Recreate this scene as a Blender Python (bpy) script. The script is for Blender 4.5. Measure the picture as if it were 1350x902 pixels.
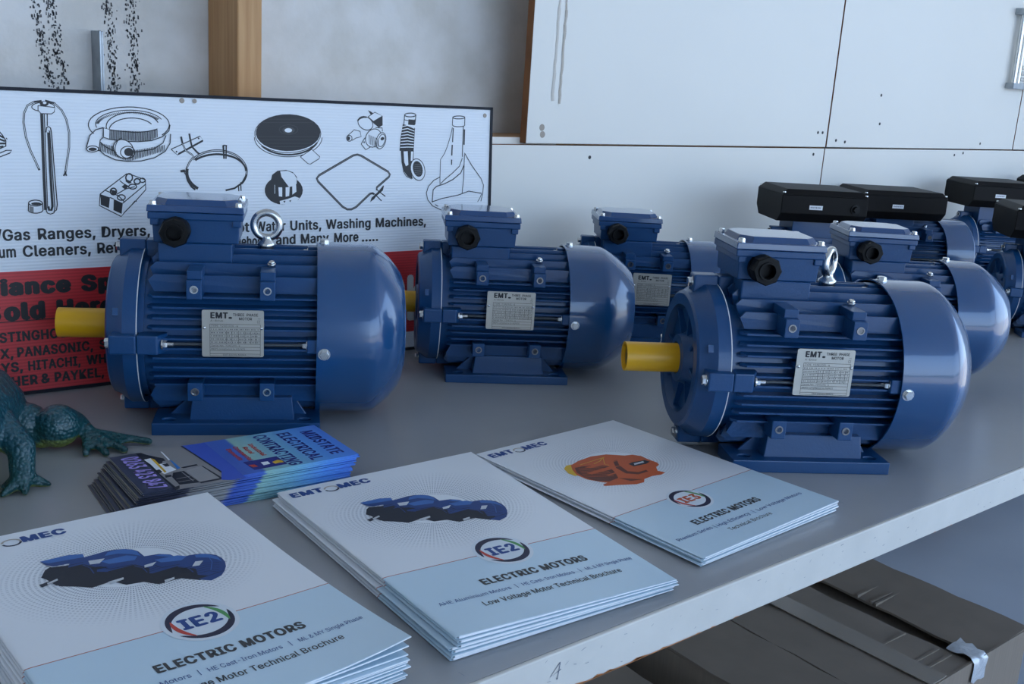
import bpy, bmesh, math, random
from mathutils import Vector, Matrix, Euler
from mathutils.geometry import tessellate_polygon

PI = math.pi
random.seed(7)
for o in list(bpy.data.objects):
    bpy.data.objects.remove(o, do_unlink=True)
SC = bpy.context.scene
COL = SC.collection

# ------------------------------------------------------------------ camera
TZ = 0.75                      # height of the bench top above the floor
YAW, PITCH, ROLL = 0.7029, 0.2485, 0.0653
cd = bpy.data.cameras.new('camera')
cam = bpy.data.objects.new('camera', cd)
COL.objects.link(cam)
cd.sensor_width = 36.0
cd.lens = 36.0 * 1383.03 / 1350.0
cd.clip_start = 0.02
cd.clip_end = 500
_f = Vector((0, math.cos(PITCH), -math.sin(PITCH)))
_u = Vector((0, math.sin(PITCH), math.cos(PITCH)))
_r = Vector((1, 0, 0))
_r2 = _r * math.cos(ROLL) + _u * math.sin(ROLL)
_u2 = -_r * math.sin(ROLL) + _u * math.cos(ROLL)
_rz = Matrix.Rotation(-YAW, 3, 'Z')
_r2, _u2, _f = _rz @ _r2, _rz @ _u2, _rz @ _f
cam.matrix_world = Matrix(((_r2.x, _u2.x, -_f.x, 0), (_r2.y, _u2.y, -_f.y, 0),
                           (_r2.z, _u2.z, -_f.z, TZ + 0.3914), (0, 0, 0, 1)))
SC.camera = cam

# ------------------------------------------------------------------ world, sun, exposure
W = bpy.data.worlds.new('sky'); SC.world = W; W.use_nodes = True
nt = W.node_tree; nt.nodes.clear()
wo = nt.nodes.new('ShaderNodeOutputWorld'); bg = nt.nodes.new('ShaderNodeBackground')
tc = nt.nodes.new('ShaderNodeTexCoord'); sx = nt.nodes.new('ShaderNodeSeparateXYZ'); cr = nt.nodes.new('ShaderNodeValToRGB')
nt.links.new(tc.outputs['Generated'], sx.inputs[0]); nt.links.new(sx.outputs['Z'], cr.inputs[0])
cr.color_ramp.elements[0].position = 0.0; cr.color_ramp.elements[0].color = (0.58, 0.77, 1.0, 1)
cr.color_ramp.elements[1].position = 0.7; cr.color_ramp.elements[1].color = (0.22, 0.45, 0.95, 1)
nt.links.new(cr.outputs[0], bg.inputs[0]); bg.inputs[1].default_value = 1.0
nt.links.new(bg.outputs[0], wo.inputs[0])
sd = bpy.data.lights.new('sun_yard_offscreen', 'SUN'); sd.energy = 4.0; sd.angle = 0.01; sd.color = (1.0, 0.94, 0.85)
sun = bpy.data.objects.new('sun_yard_offscreen', sd); COL.objects.link(sun)
sun.rotation_euler = (math.radians(-38), 0, math.radians(-15))   # from behind the shed, onto the yard outside
pd = bpy.data.lights.new('door_front_offscreen', 'AREA'); pd.shape = 'RECTANGLE'; pd.size = 5.7; pd.size_y = 2.95
pd.cycles.is_portal = True
portal = bpy.data.objects.new('door_front_offscreen', pd); COL.objects.link(portal)
portal.location = (1.45, -4.02, 1.475); portal.rotation_euler = (PI / 2, 0, 0)
pd2 = bpy.data.lights.new('door_right_offscreen', 'AREA'); pd2.shape = 'RECTANGLE'; pd2.size = 3.6; pd2.size_y = 2.95
pd2.cycles.is_portal = True
portal2 = bpy.data.objects.new('door_right_offscreen', pd2); COL.objects.link(portal2)
portal2.location = (4.62, -1.9, 1.475); portal2.rotation_euler = (PI / 2, 0, PI / 2)
SC.view_settings.view_transform = 'Standard'; SC.view_settings.look = 'None'
SC.view_settings.exposure = 2.05; SC.view_settings.gamma = 1.0; SC.view_settings.use_curve_mapping = False

# ------------------------------------------------------------------ materials
MATS = {}
def mat(name, col, rough=0.5, metal=0.0, noise=None, bump=None, coat=0.0, spec=None, aniso=None):
    """noise=(scale, amount, colour2); bump=(scale, strength)"""
    m = bpy.data.materials.new(name); m.use_nodes = True
    n = m.node_tree; b = n.nodes['Principled BSDF']
    b.inputs['Base Color'].default_value = (*col, 1); b.inputs['Roughness'].default_value = rough
    b.inputs['Metallic'].default_value = metal
    if coat: b.inputs['Coat Weight'].default_value = coat; b.inputs['Coat Roughness'].default_value = 0.08
    if spec is not None: b.inputs['Specular IOR Level'].default_value = spec
    t = n.nodes.new('ShaderNodeTexCoord')
    if noise:
        sc, amt, c2 = noise[:3]
        x = n.nodes.new('ShaderNodeTexNoise'); x.inputs['Scale'].default_value = sc; x.inputs['Detail'].default_value = 6
        n.links.new(t.outputs['Object'], x.inputs['Vector'])
        if len(noise) > 3:
            mp = n.nodes.new('ShaderNodeMapping'); mp.inputs['Scale'].default_value = noise[3]
            n.links.new(t.outputs['Object'], mp.inputs['Vector']); n.links.new(mp.outputs[0], x.inputs['Vector'])
        r = n.nodes.new('ShaderNodeValToRGB'); r.color_ramp.elements[0].position = 0.5 - amt; r.color_ramp.elements[1].position = 0.5 + amt
        r.color_ramp.elements[0].color = (*c2, 1); r.color_ramp.elements[1].color = (*col, 1)
        n.links.new(x.outputs['Fac'], r.inputs[0]); n.links.new(r.outputs[0], b.inputs['Base Color'])
    if bump:
        x = n.nodes.new('ShaderNodeTexNoise'); x.inputs['Scale'].default_value = bump[0]; x.inputs['Detail'].default_value = 3
        n.links.new(t.outputs['Object'], x.inputs['Vector'])
        u = n.nodes.new('ShaderNodeBump'); u.inputs['Strength'].default_value = bump[1]; u.inputs['Distance'].default_value = 0.002
        n.links.new(x.outputs['Fac'], u.inputs['Height']); n.links.new(u.outputs[0], b.inputs['Normal'])
    MATS[name] = m
    return m
mat('blue_paint', (0.0060, 0.061, 0.178), 0.36, bump=(420, 0.10), coat=0.25, noise=(9, 0.3, (0.0052, 0.052, 0.155)), spec=.4)
mat('blue_cover', (0.0062, 0.068, 0.195), 0.26, bump=(900, 0.010), coat=0.9)
mat('lid_blue', (0.012, 0.062, 0.18), 0.20, bump=(500, 0.03), coat=0.8)
mat('yellow_plastic', (0.80, 0.41, 0.006), 0.36)
mat('black_plastic', (0.006, 0.006, 0.006), 0.45, spec=.2)
mat('black_box', (0.0075, 0.0065, 0.006), 0.5, bump=(700, 0.05), spec=.14)
mat('zinc', (0.72, 0.72, 0.70), 0.24, 1.0, bump=(200, 0.1))
mat('galvanised', (0.42, 0.45, 0.47), 0.42, 1.0, noise=(60, 0.2, (0.3, 0.33, 0.36)))
mat('steel', (0.30, 0.29, 0.28), 0.3, 1.0)
mat('plate', (0.50, 0.475, 0.415), 0.40, 0.5, bump=(300, 0.05))
mat('ink', (0.012, 0.012, 0.014), 0.6)
mat('seal_white', (0.75, 0.75, 0.75), 0.6)
mat('bench_top', (0.385, 0.385, 0.39), 0.27, noise=(5, 0.28, (0.33, 0.33, 0.33)), bump=(60, 0.05))
mat('bench_edge', (0.66, 0.63, 0.57), 0.5, noise=(18, 0.22, (0.58, 0.56, 0.51)), bump=(90, 0.08))
mat('chip_wood', (0.50, 0.20, 0.07), 0.7)
mat('scuff', (0.20, 0.22, 0.26), 0.7)
mat('panel_white', (0.80, 0.775, 0.71), 0.42, noise=(3, 0.3, (0.76, 0.735, 0.675)), bump=(30, 0.04))
mat('panel_wood', (0.30, 0.12, 0.035), 0.7, noise=(20, 0.3, (0.16, 0.06, 0.02)))
mat('stud_wood', (0.62, 0.36, 0.16), 0.6, noise=(10, 0.25, (0.45, 0.22, 0.08), (14, 14, 0.7)))
mat('nog_wood', (0.55, 0.33, 0.18), 0.7)
mat('cement', (0.74, 0.715, 0.68), 0.85, noise=(13, 0.13, (0.63, 0.60, 0.55)), bump=(140, 0.12))
mat('floor_grey', (0.36, 0.38, 0.42), 0.55, noise=(4, 0.3, (0.31, 0.33, 0.37)))
mat('inner_white', (0.70, 0.70, 0.69), 0.8)
mat('yard', (0.42, 0.40, 0.36), 0.9, noise=(0.7, 0.3, (0.33, 0.32, 0.27)))
mat('hill', (0.10, 0.12, 0.08), 0.9)
mat('tyre_black', (0.085, 0.087, 0.092), 0.9)
mat('stain_brown', (0.40, 0.34, 0.28), 0.8)
mat('cardboard', (0.25, 0.195, 0.145), 0.8, noise=(14, 0.3, (0.20, 0.155, 0.115)), bump=(40, 0.12))
mat('cardboard_side', (0.25, 0.195, 0.145), 0.8, noise=(9, 0.3, (0.20, 0.155, 0.115), (30, 30, 1)))
mat('clear_tape', (0.30, 0.245, 0.19), 0.22, coat=.6)
mat('tape_shine', (0.55, 0.55, 0.55), 0.12, coat=1.0, bump=(90, 1.0))
mat('sign_frame', (0.010, 0.012, 0.020), 0.5, spec=.2)
mat('dull_steel', (0.085, 0.095, 0.105), 0.6, 0.5)
mat('leaf_edge', (0.42, 0.38, 0.31), 0.7)
mat('paper', (0.86, 0.87, 0.88), 0.6)
mat('paper_grey', (0.62, 0.63, 0.65), 0.6)
INKS = {'k': (0.015, 0.015, 0.018), 'w': (0.80, 0.83, 0.86), 'g': (0.20, 0.20, 0.20), 'n': (0.010, 0.013, 0.025),
        'b': (0.018, 0.055, 0.20), 'l': (0.05, 0.15, 0.42), 's': (0.60, 0.62, 0.64), 'o': (0.55, 0.10, 0.025), 'd': (0.13, 0.03, 0.015),
        'y': (0.70, 0.42, 0.03), 'e': (0.26, 0.25, 0.25), 'h': (0.32, 0.31, 0.31), 'c': (0.03, 0.20, 0.55), 'u': (0.045, 0.10, 0.50),
        'v': (0.025, 0.03, 0.22), 'r': (0.55, 0.06, 0.04), 't': (0.015, 0.06, 0.24), 'z': (0.02, 0.02, 0.05), 'q': (0.10, 0.33, 0.10),
        'm': (0.10, 0.12, 0.17), 'p': (0.42, 0.33, 0.80), 'x': (0.62, 0.62, 0.60), 'R': (0.62, 0.03, 0.035), 'B': (0.20, 0.05, 0.03), 'i': (0.055, 0.055, 0.055)}
def ink(k):
    n = 'ink_' + k
    return MATS.get(n) or mat(n, INKS[k], 0.55)

# ------------------------------------------------------------------ mesh helpers
class MB:
    def __init__(s): s.v, s.f, s.m, s.uv = [], [], [], None
    def add(s, vs, fs, mi=0):
        b = len(s.v); s.v += [tuple(v) for v in vs]; s.f += [tuple(i + b for i in f) for f in fs]; s.m += [mi] * len(fs)
        return s
    def box(s, x0, x1, y0, y1, z0, z1, mi=0):
        return s.add([(x0,y0,z0),(x1,y0,z0),(x1,y1,z0),(x0,y1,z0),(x0,y0,z1),(x1,y0,z1),(x1,y1,z1),(x0,y1,z1)],
                     [(0,3,2,1),(4,5,6,7),(0,1,5,4),(1,2,6,5),(2,3,7,6),(3,0,4,7)], mi)
    def frustum(s, a, b, z0, z1, mi=0):      # a,b = (x0,x1,y0,y1) bottom / top
        return s.add([(a[0],a[2],z0),(a[1],a[2],z0),(a[1],a[3],z0),(a[0],a[3],z0),(b[0],b[2],z1),(b[1],b[2],z1),(b[1],b[3],z1),(b[0],b[3],z1)],
                     [(0,3,2,1),(4,5,6,7),(0,1,5,4),(1,2,6,5),(2,3,7,6),(3,0,4,7)], mi)
    def lathe(s, prof, seg=48, c=(0,0,0), ax=(1,0,0), mi=0, cap=True):
        ax = Vector(ax).normalized(); t = Vector((0,0,1)) if abs(ax.z) < .9 else Vector((1,0,0))
        u = ax.cross(t).normalized(); w = ax.cross(u).normalized(); c = Vector(c)
        vs, fs = [], []
        for (h, r) in prof:
            for i in range(seg):
                a = 2*PI*i/seg; vs.append(c + ax*h + (u*math.cos(a) + w*math.sin(a))*r)
        n = len(prof)
        for j in range(n-1):
            for i in range(seg):
                k = (i+1) % seg; fs.append((j*seg+i, j*seg+k, (j+1)*seg+k, (j+1)*seg+i))
        if cap:
            fs.append(tuple(range(seg))[::-1]); fs.append(tuple((n-1)*seg+i for i in range(seg)))
        return s.add(vs, fs, mi)
    def cyl(s, p, q, r, seg=16, r2=None, mi=0):
        p, q = Vector(p), Vector(q); d = q - p
        return s.lathe([(0, r), (d.length, r if r2 is None else r2)], seg, p, d, mi)
    def hexbolt(s, p, n, r=0.0055, h=0.004, washer=True, stud=0):
        p, n = Vector(p), Vector(n).normalized()
        if washer: s.lathe([(-.001, r*1.25), (.0008, r*1.25)], 18, p, n)
        s.lathe([(.0005, r), (h*.8, r), (h, r*.86)], 6, p, n)
        if stud: s.lathe([(h*.5, r*.5), (h+stud, r*.5)], 10, p, n)
        return s
    def torus(s, c, R, r, ax, seg=28, sub=10):
        ax = Vector(ax).normalized(); t = Vector((0,0,1)) if abs(ax.z) < .9 else Vector((1,0,0))
        u = ax.cross(t).normalized(); w = ax.cross(u).normalized(); c = Vector(c); vs, fs = [], []
        for i in range(seg):
            a = 2*PI*i/seg; d = u*math.cos(a) + w*math.sin(a)
            for j in range(sub):
                b = 2*PI*j/sub; vs.append(c + d*(R + r*math.cos(b)) + ax*(r*math.sin(b)))
        for i in range(seg):
            for j in range(sub):
                fs.append((i*sub+j, ((i+1)%seg)*sub+j, ((i+1)%seg)*sub+(j+1)%sub, i*sub+(j+1)%sub))
        return s.add(vs, fs)
    def prism(s, poly, y0, y1, axis='y', mi=0):  # polygon in the two other axes, extruded
        def P(a, b, c):
            return {'y': (a, c, b), 'z': (a, b, c), 'x': (c, a, b)}[axis]
        n = len(poly); vs = [P(a, b, y0) for a, b in poly] + [P(a, b, y1) for a, b in poly]
        tri = tessellate_polygon([[Vector((a, b, 0)) for a, b in poly]])
        fs = [tuple(t) for t in tri] + [tuple(i+n for i in t)[::-1] for t in tri] + [(i, (i+1)%n, n+(i+1)%n, n+i) for i in range(n)]
        return s.add(vs, fs, mi)
    def mesh(s, name, mats, smooth=None):
        me = bpy.data.meshes.new(name); me.from_pydata(s.v, [], s.f)
        for m in (mats if isinstance(mats, (list, tuple)) else [mats]): me.materials.append(MATS[m] if isinstance(m, str) else m)
        for p, mi in zip(me.polygons, s.m): p.material_index = mi
        if s.uv:
            L = me.uv_layers.new(name='UVMap')
            for lp in me.loops: L.data[lp.index].uv = s.uv[lp.vertex_index]
        bm = bmesh.new(); bm.from_mesh(me); bmesh.ops.recalc_face_normals(bm, faces=bm.faces); bm.to_mesh(me); bm.free()
        if smooth:
            me.polygons.foreach_set('use_smooth', [True]*len(me.polygons)); me.set_sharp_from_angle(angle=math.radians(smooth))
        me.update()
        return me
    def obj(s, name, mats, parent=None, smooth=None, bevel=None, loc=None, rot=None):
        o = bpy.data.objects.new(name, s.mesh(name, mats, smooth)); COL.objects.link(o)
        return fin(o, parent, bevel, loc, rot)
def fin(o, parent=None, bevel=None, loc=None, rot=None):
    if parent: o.parent = parent
    if loc: o.location = loc
    if rot: o.rotation_euler = rot
    if bevel:
        b = o.modifiers.new('bevel', 'BEVEL'); b.width = bevel; b.segments = 2; b.limit_method = 'ANGLE'; b.angle_limit = math.radians(40)
    return o
def inst(me, name, parent=None, loc=None, rot=None):
    o = bpy.data.objects.new(name, me); COL.objects.link(o)
    return fin(o, parent, None, loc, rot)
def empty(name, loc=(0,0,0), rz=0, rot=None):
    o = bpy.data.objects.new(name, None); COL.objects.link(o); o.empty_display_size = .05
    o.location = loc; o.rotation_euler = rot or (0, 0, rz)
    return o
def tag(o, label, cat=None, group=None):
    o['label'] = label
    if cat: o['category'] = cat
    if group: o['group'] = group
    return o
def struct(o):
    o['kind'] = 'structure'; return o
def copy_tree(o, parent=None):
    c = o.copy(); COL.objects.link(c); c.parent = parent
    for ch in list(o.children): copy_tree(ch, c)
    return c

# ------------------------------------------------------------------ printing helpers
_cap = {}
try:      # Blender's own interface font, a plain grotesque; its default font otherwise
    import os
    FONT = bpy.data.fonts.load(os.path.join(bpy.utils.system_resource('DATAFILES'), 'fonts', 'Inter.woff2'))
except Exception:
    FONT = None
def text_polys(body, bold=0.0, shear=0.0):
    cu = bpy.data.curves.new('t', 'FONT'); cu.body = body; cu.size = 1.0; cu.shear = shear; cu.resolution_u = 3
    if FONT: cu.font = FONT
    if bold: cu.space_character = 1.0+bold*2.2
    o = bpy.data.objects.new('t', cu); COL.objects.link(o)
    dg = bpy.context.evaluated_depsgraph_get(); e = o.evaluated_get(dg); me = e.to_mesh()
    vs = [tuple(v.co) for v in me.vertices]; fs = [tuple(p.vertices) for p in me.polygons]
    e.to_mesh_clear(); bpy.data.objects.remove(o, do_unlink=True); bpy.data.curves.remove(cu)
    if bold:
        V, F = [], []
        for k in range(8):
            dx, dy = bold*math.cos(PI*k/4), bold*.6*math.sin(PI*k/4); n0 = len(V)
            V += [(v[0]+dx, v[1]+dy, k*.02) for v in vs]; F += [tuple(i+n0 for i in f) for f in fs]
        vs, fs = V, F
    return vs, fs
class Print:
    """flat print on a surface; (a,b) in mm, lifted by n mm along the surface normal"""
    def __init__(s, place): s.mb = MB(); s.place = place; s.keys = []; s.lift = 0.10
    def mi(s, k):
        if k not in s.keys: s.keys.append(k)
        return s.keys.index(k)
    def poly(s, k, pts, lift=None):
        if lift is None: s.lift += 0.012; lift = s.lift
        tri = tessellate_polygon([[Vector((a, b, 0)) for a, b in pts]])
        s.mb.add([s.place(a, b, lift) for a, b in pts], [tuple(t) for t in tri], s.mi(k))
    def line(s, k, w, pts, lift=None):
        if lift is None: s.lift += 0.012; lift = s.lift
        n = len(pts); L, R = [], []
        for i in range(n):
            a = Vector(pts[max(i-1, 0)]); c = Vector(pts[min(i+1, n-1)]); d = c - a
            if d.length < 1e-6: d = Vector((1, 0))
            d.normalize(); p = Vector(pts[i]); q = Vector((-d.y, d.x)) * (w/2); L.append(p+q); R.append(p-q)
        s.mb.add([s.place(v.x, v.y, lift) for v in L+R], [(i, i+1, n+i+1, n+i) for i in range(n-1)], s.mi(k))
    def art(s, ops):
        for t, k, w, pts in ops:
            if t == 'F': s.poly(k, pts)
            else: s.line(k, w, pts)
    def text(s, k, body, a0, a1, base, cap, bold=0.0, shear=0.0, ang=0.0, lift=None, down=False):
        """fits the text between a0 and a1, capital height cap; ang turns reading direction; down: b axis points down"""
        vs, fs = text_polys(body, bold, shear)
        if not vs: return
        if 'h' not in _cap: _cap['h'] = max(v[1] for v in text_polys('H')[0])
        x0, x1 = min(v[0] for v in vs), max(v[0] for v in vs)
        sx = (a1-a0)/(x1-x0); sy = cap/_cap['h']; sg = -1 if down else 1
        if lift is None: s.lift += 0.012; lift = s.lift
        out = []
        for v in vs:
            X = (v[0]-x0)*sx; Y = v[1]*sy
            if ang: X, Y = X*math.cos(ang)-Y*math.sin(ang), X*math.sin(ang)+Y*math.cos(ang)
            out.append(s.place(a0+X, base+sg*Y, lift+v[2]))
        s.mb.add(out, fs, s.mi(k))
    def obj(s, name, parent):
        return s.mb.obj(name, [ink(k) for k in s.keys], parent)
def ellipse(cx, cy, rx, ry, a0=0, a1=360, n=24, rot=0):
    r = math.radians(rot); o = []
    for i in range(n):
        t = math.radians(a0+(a1-a0)*i/(n-1)); X, Y = rx*math.cos(t), ry*math.sin(t)
        o.append((cx+X*math.cos(r)-Y*math.sin(r), cy+X*math.sin(r)+Y*math.cos(r)))
    return o
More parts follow.
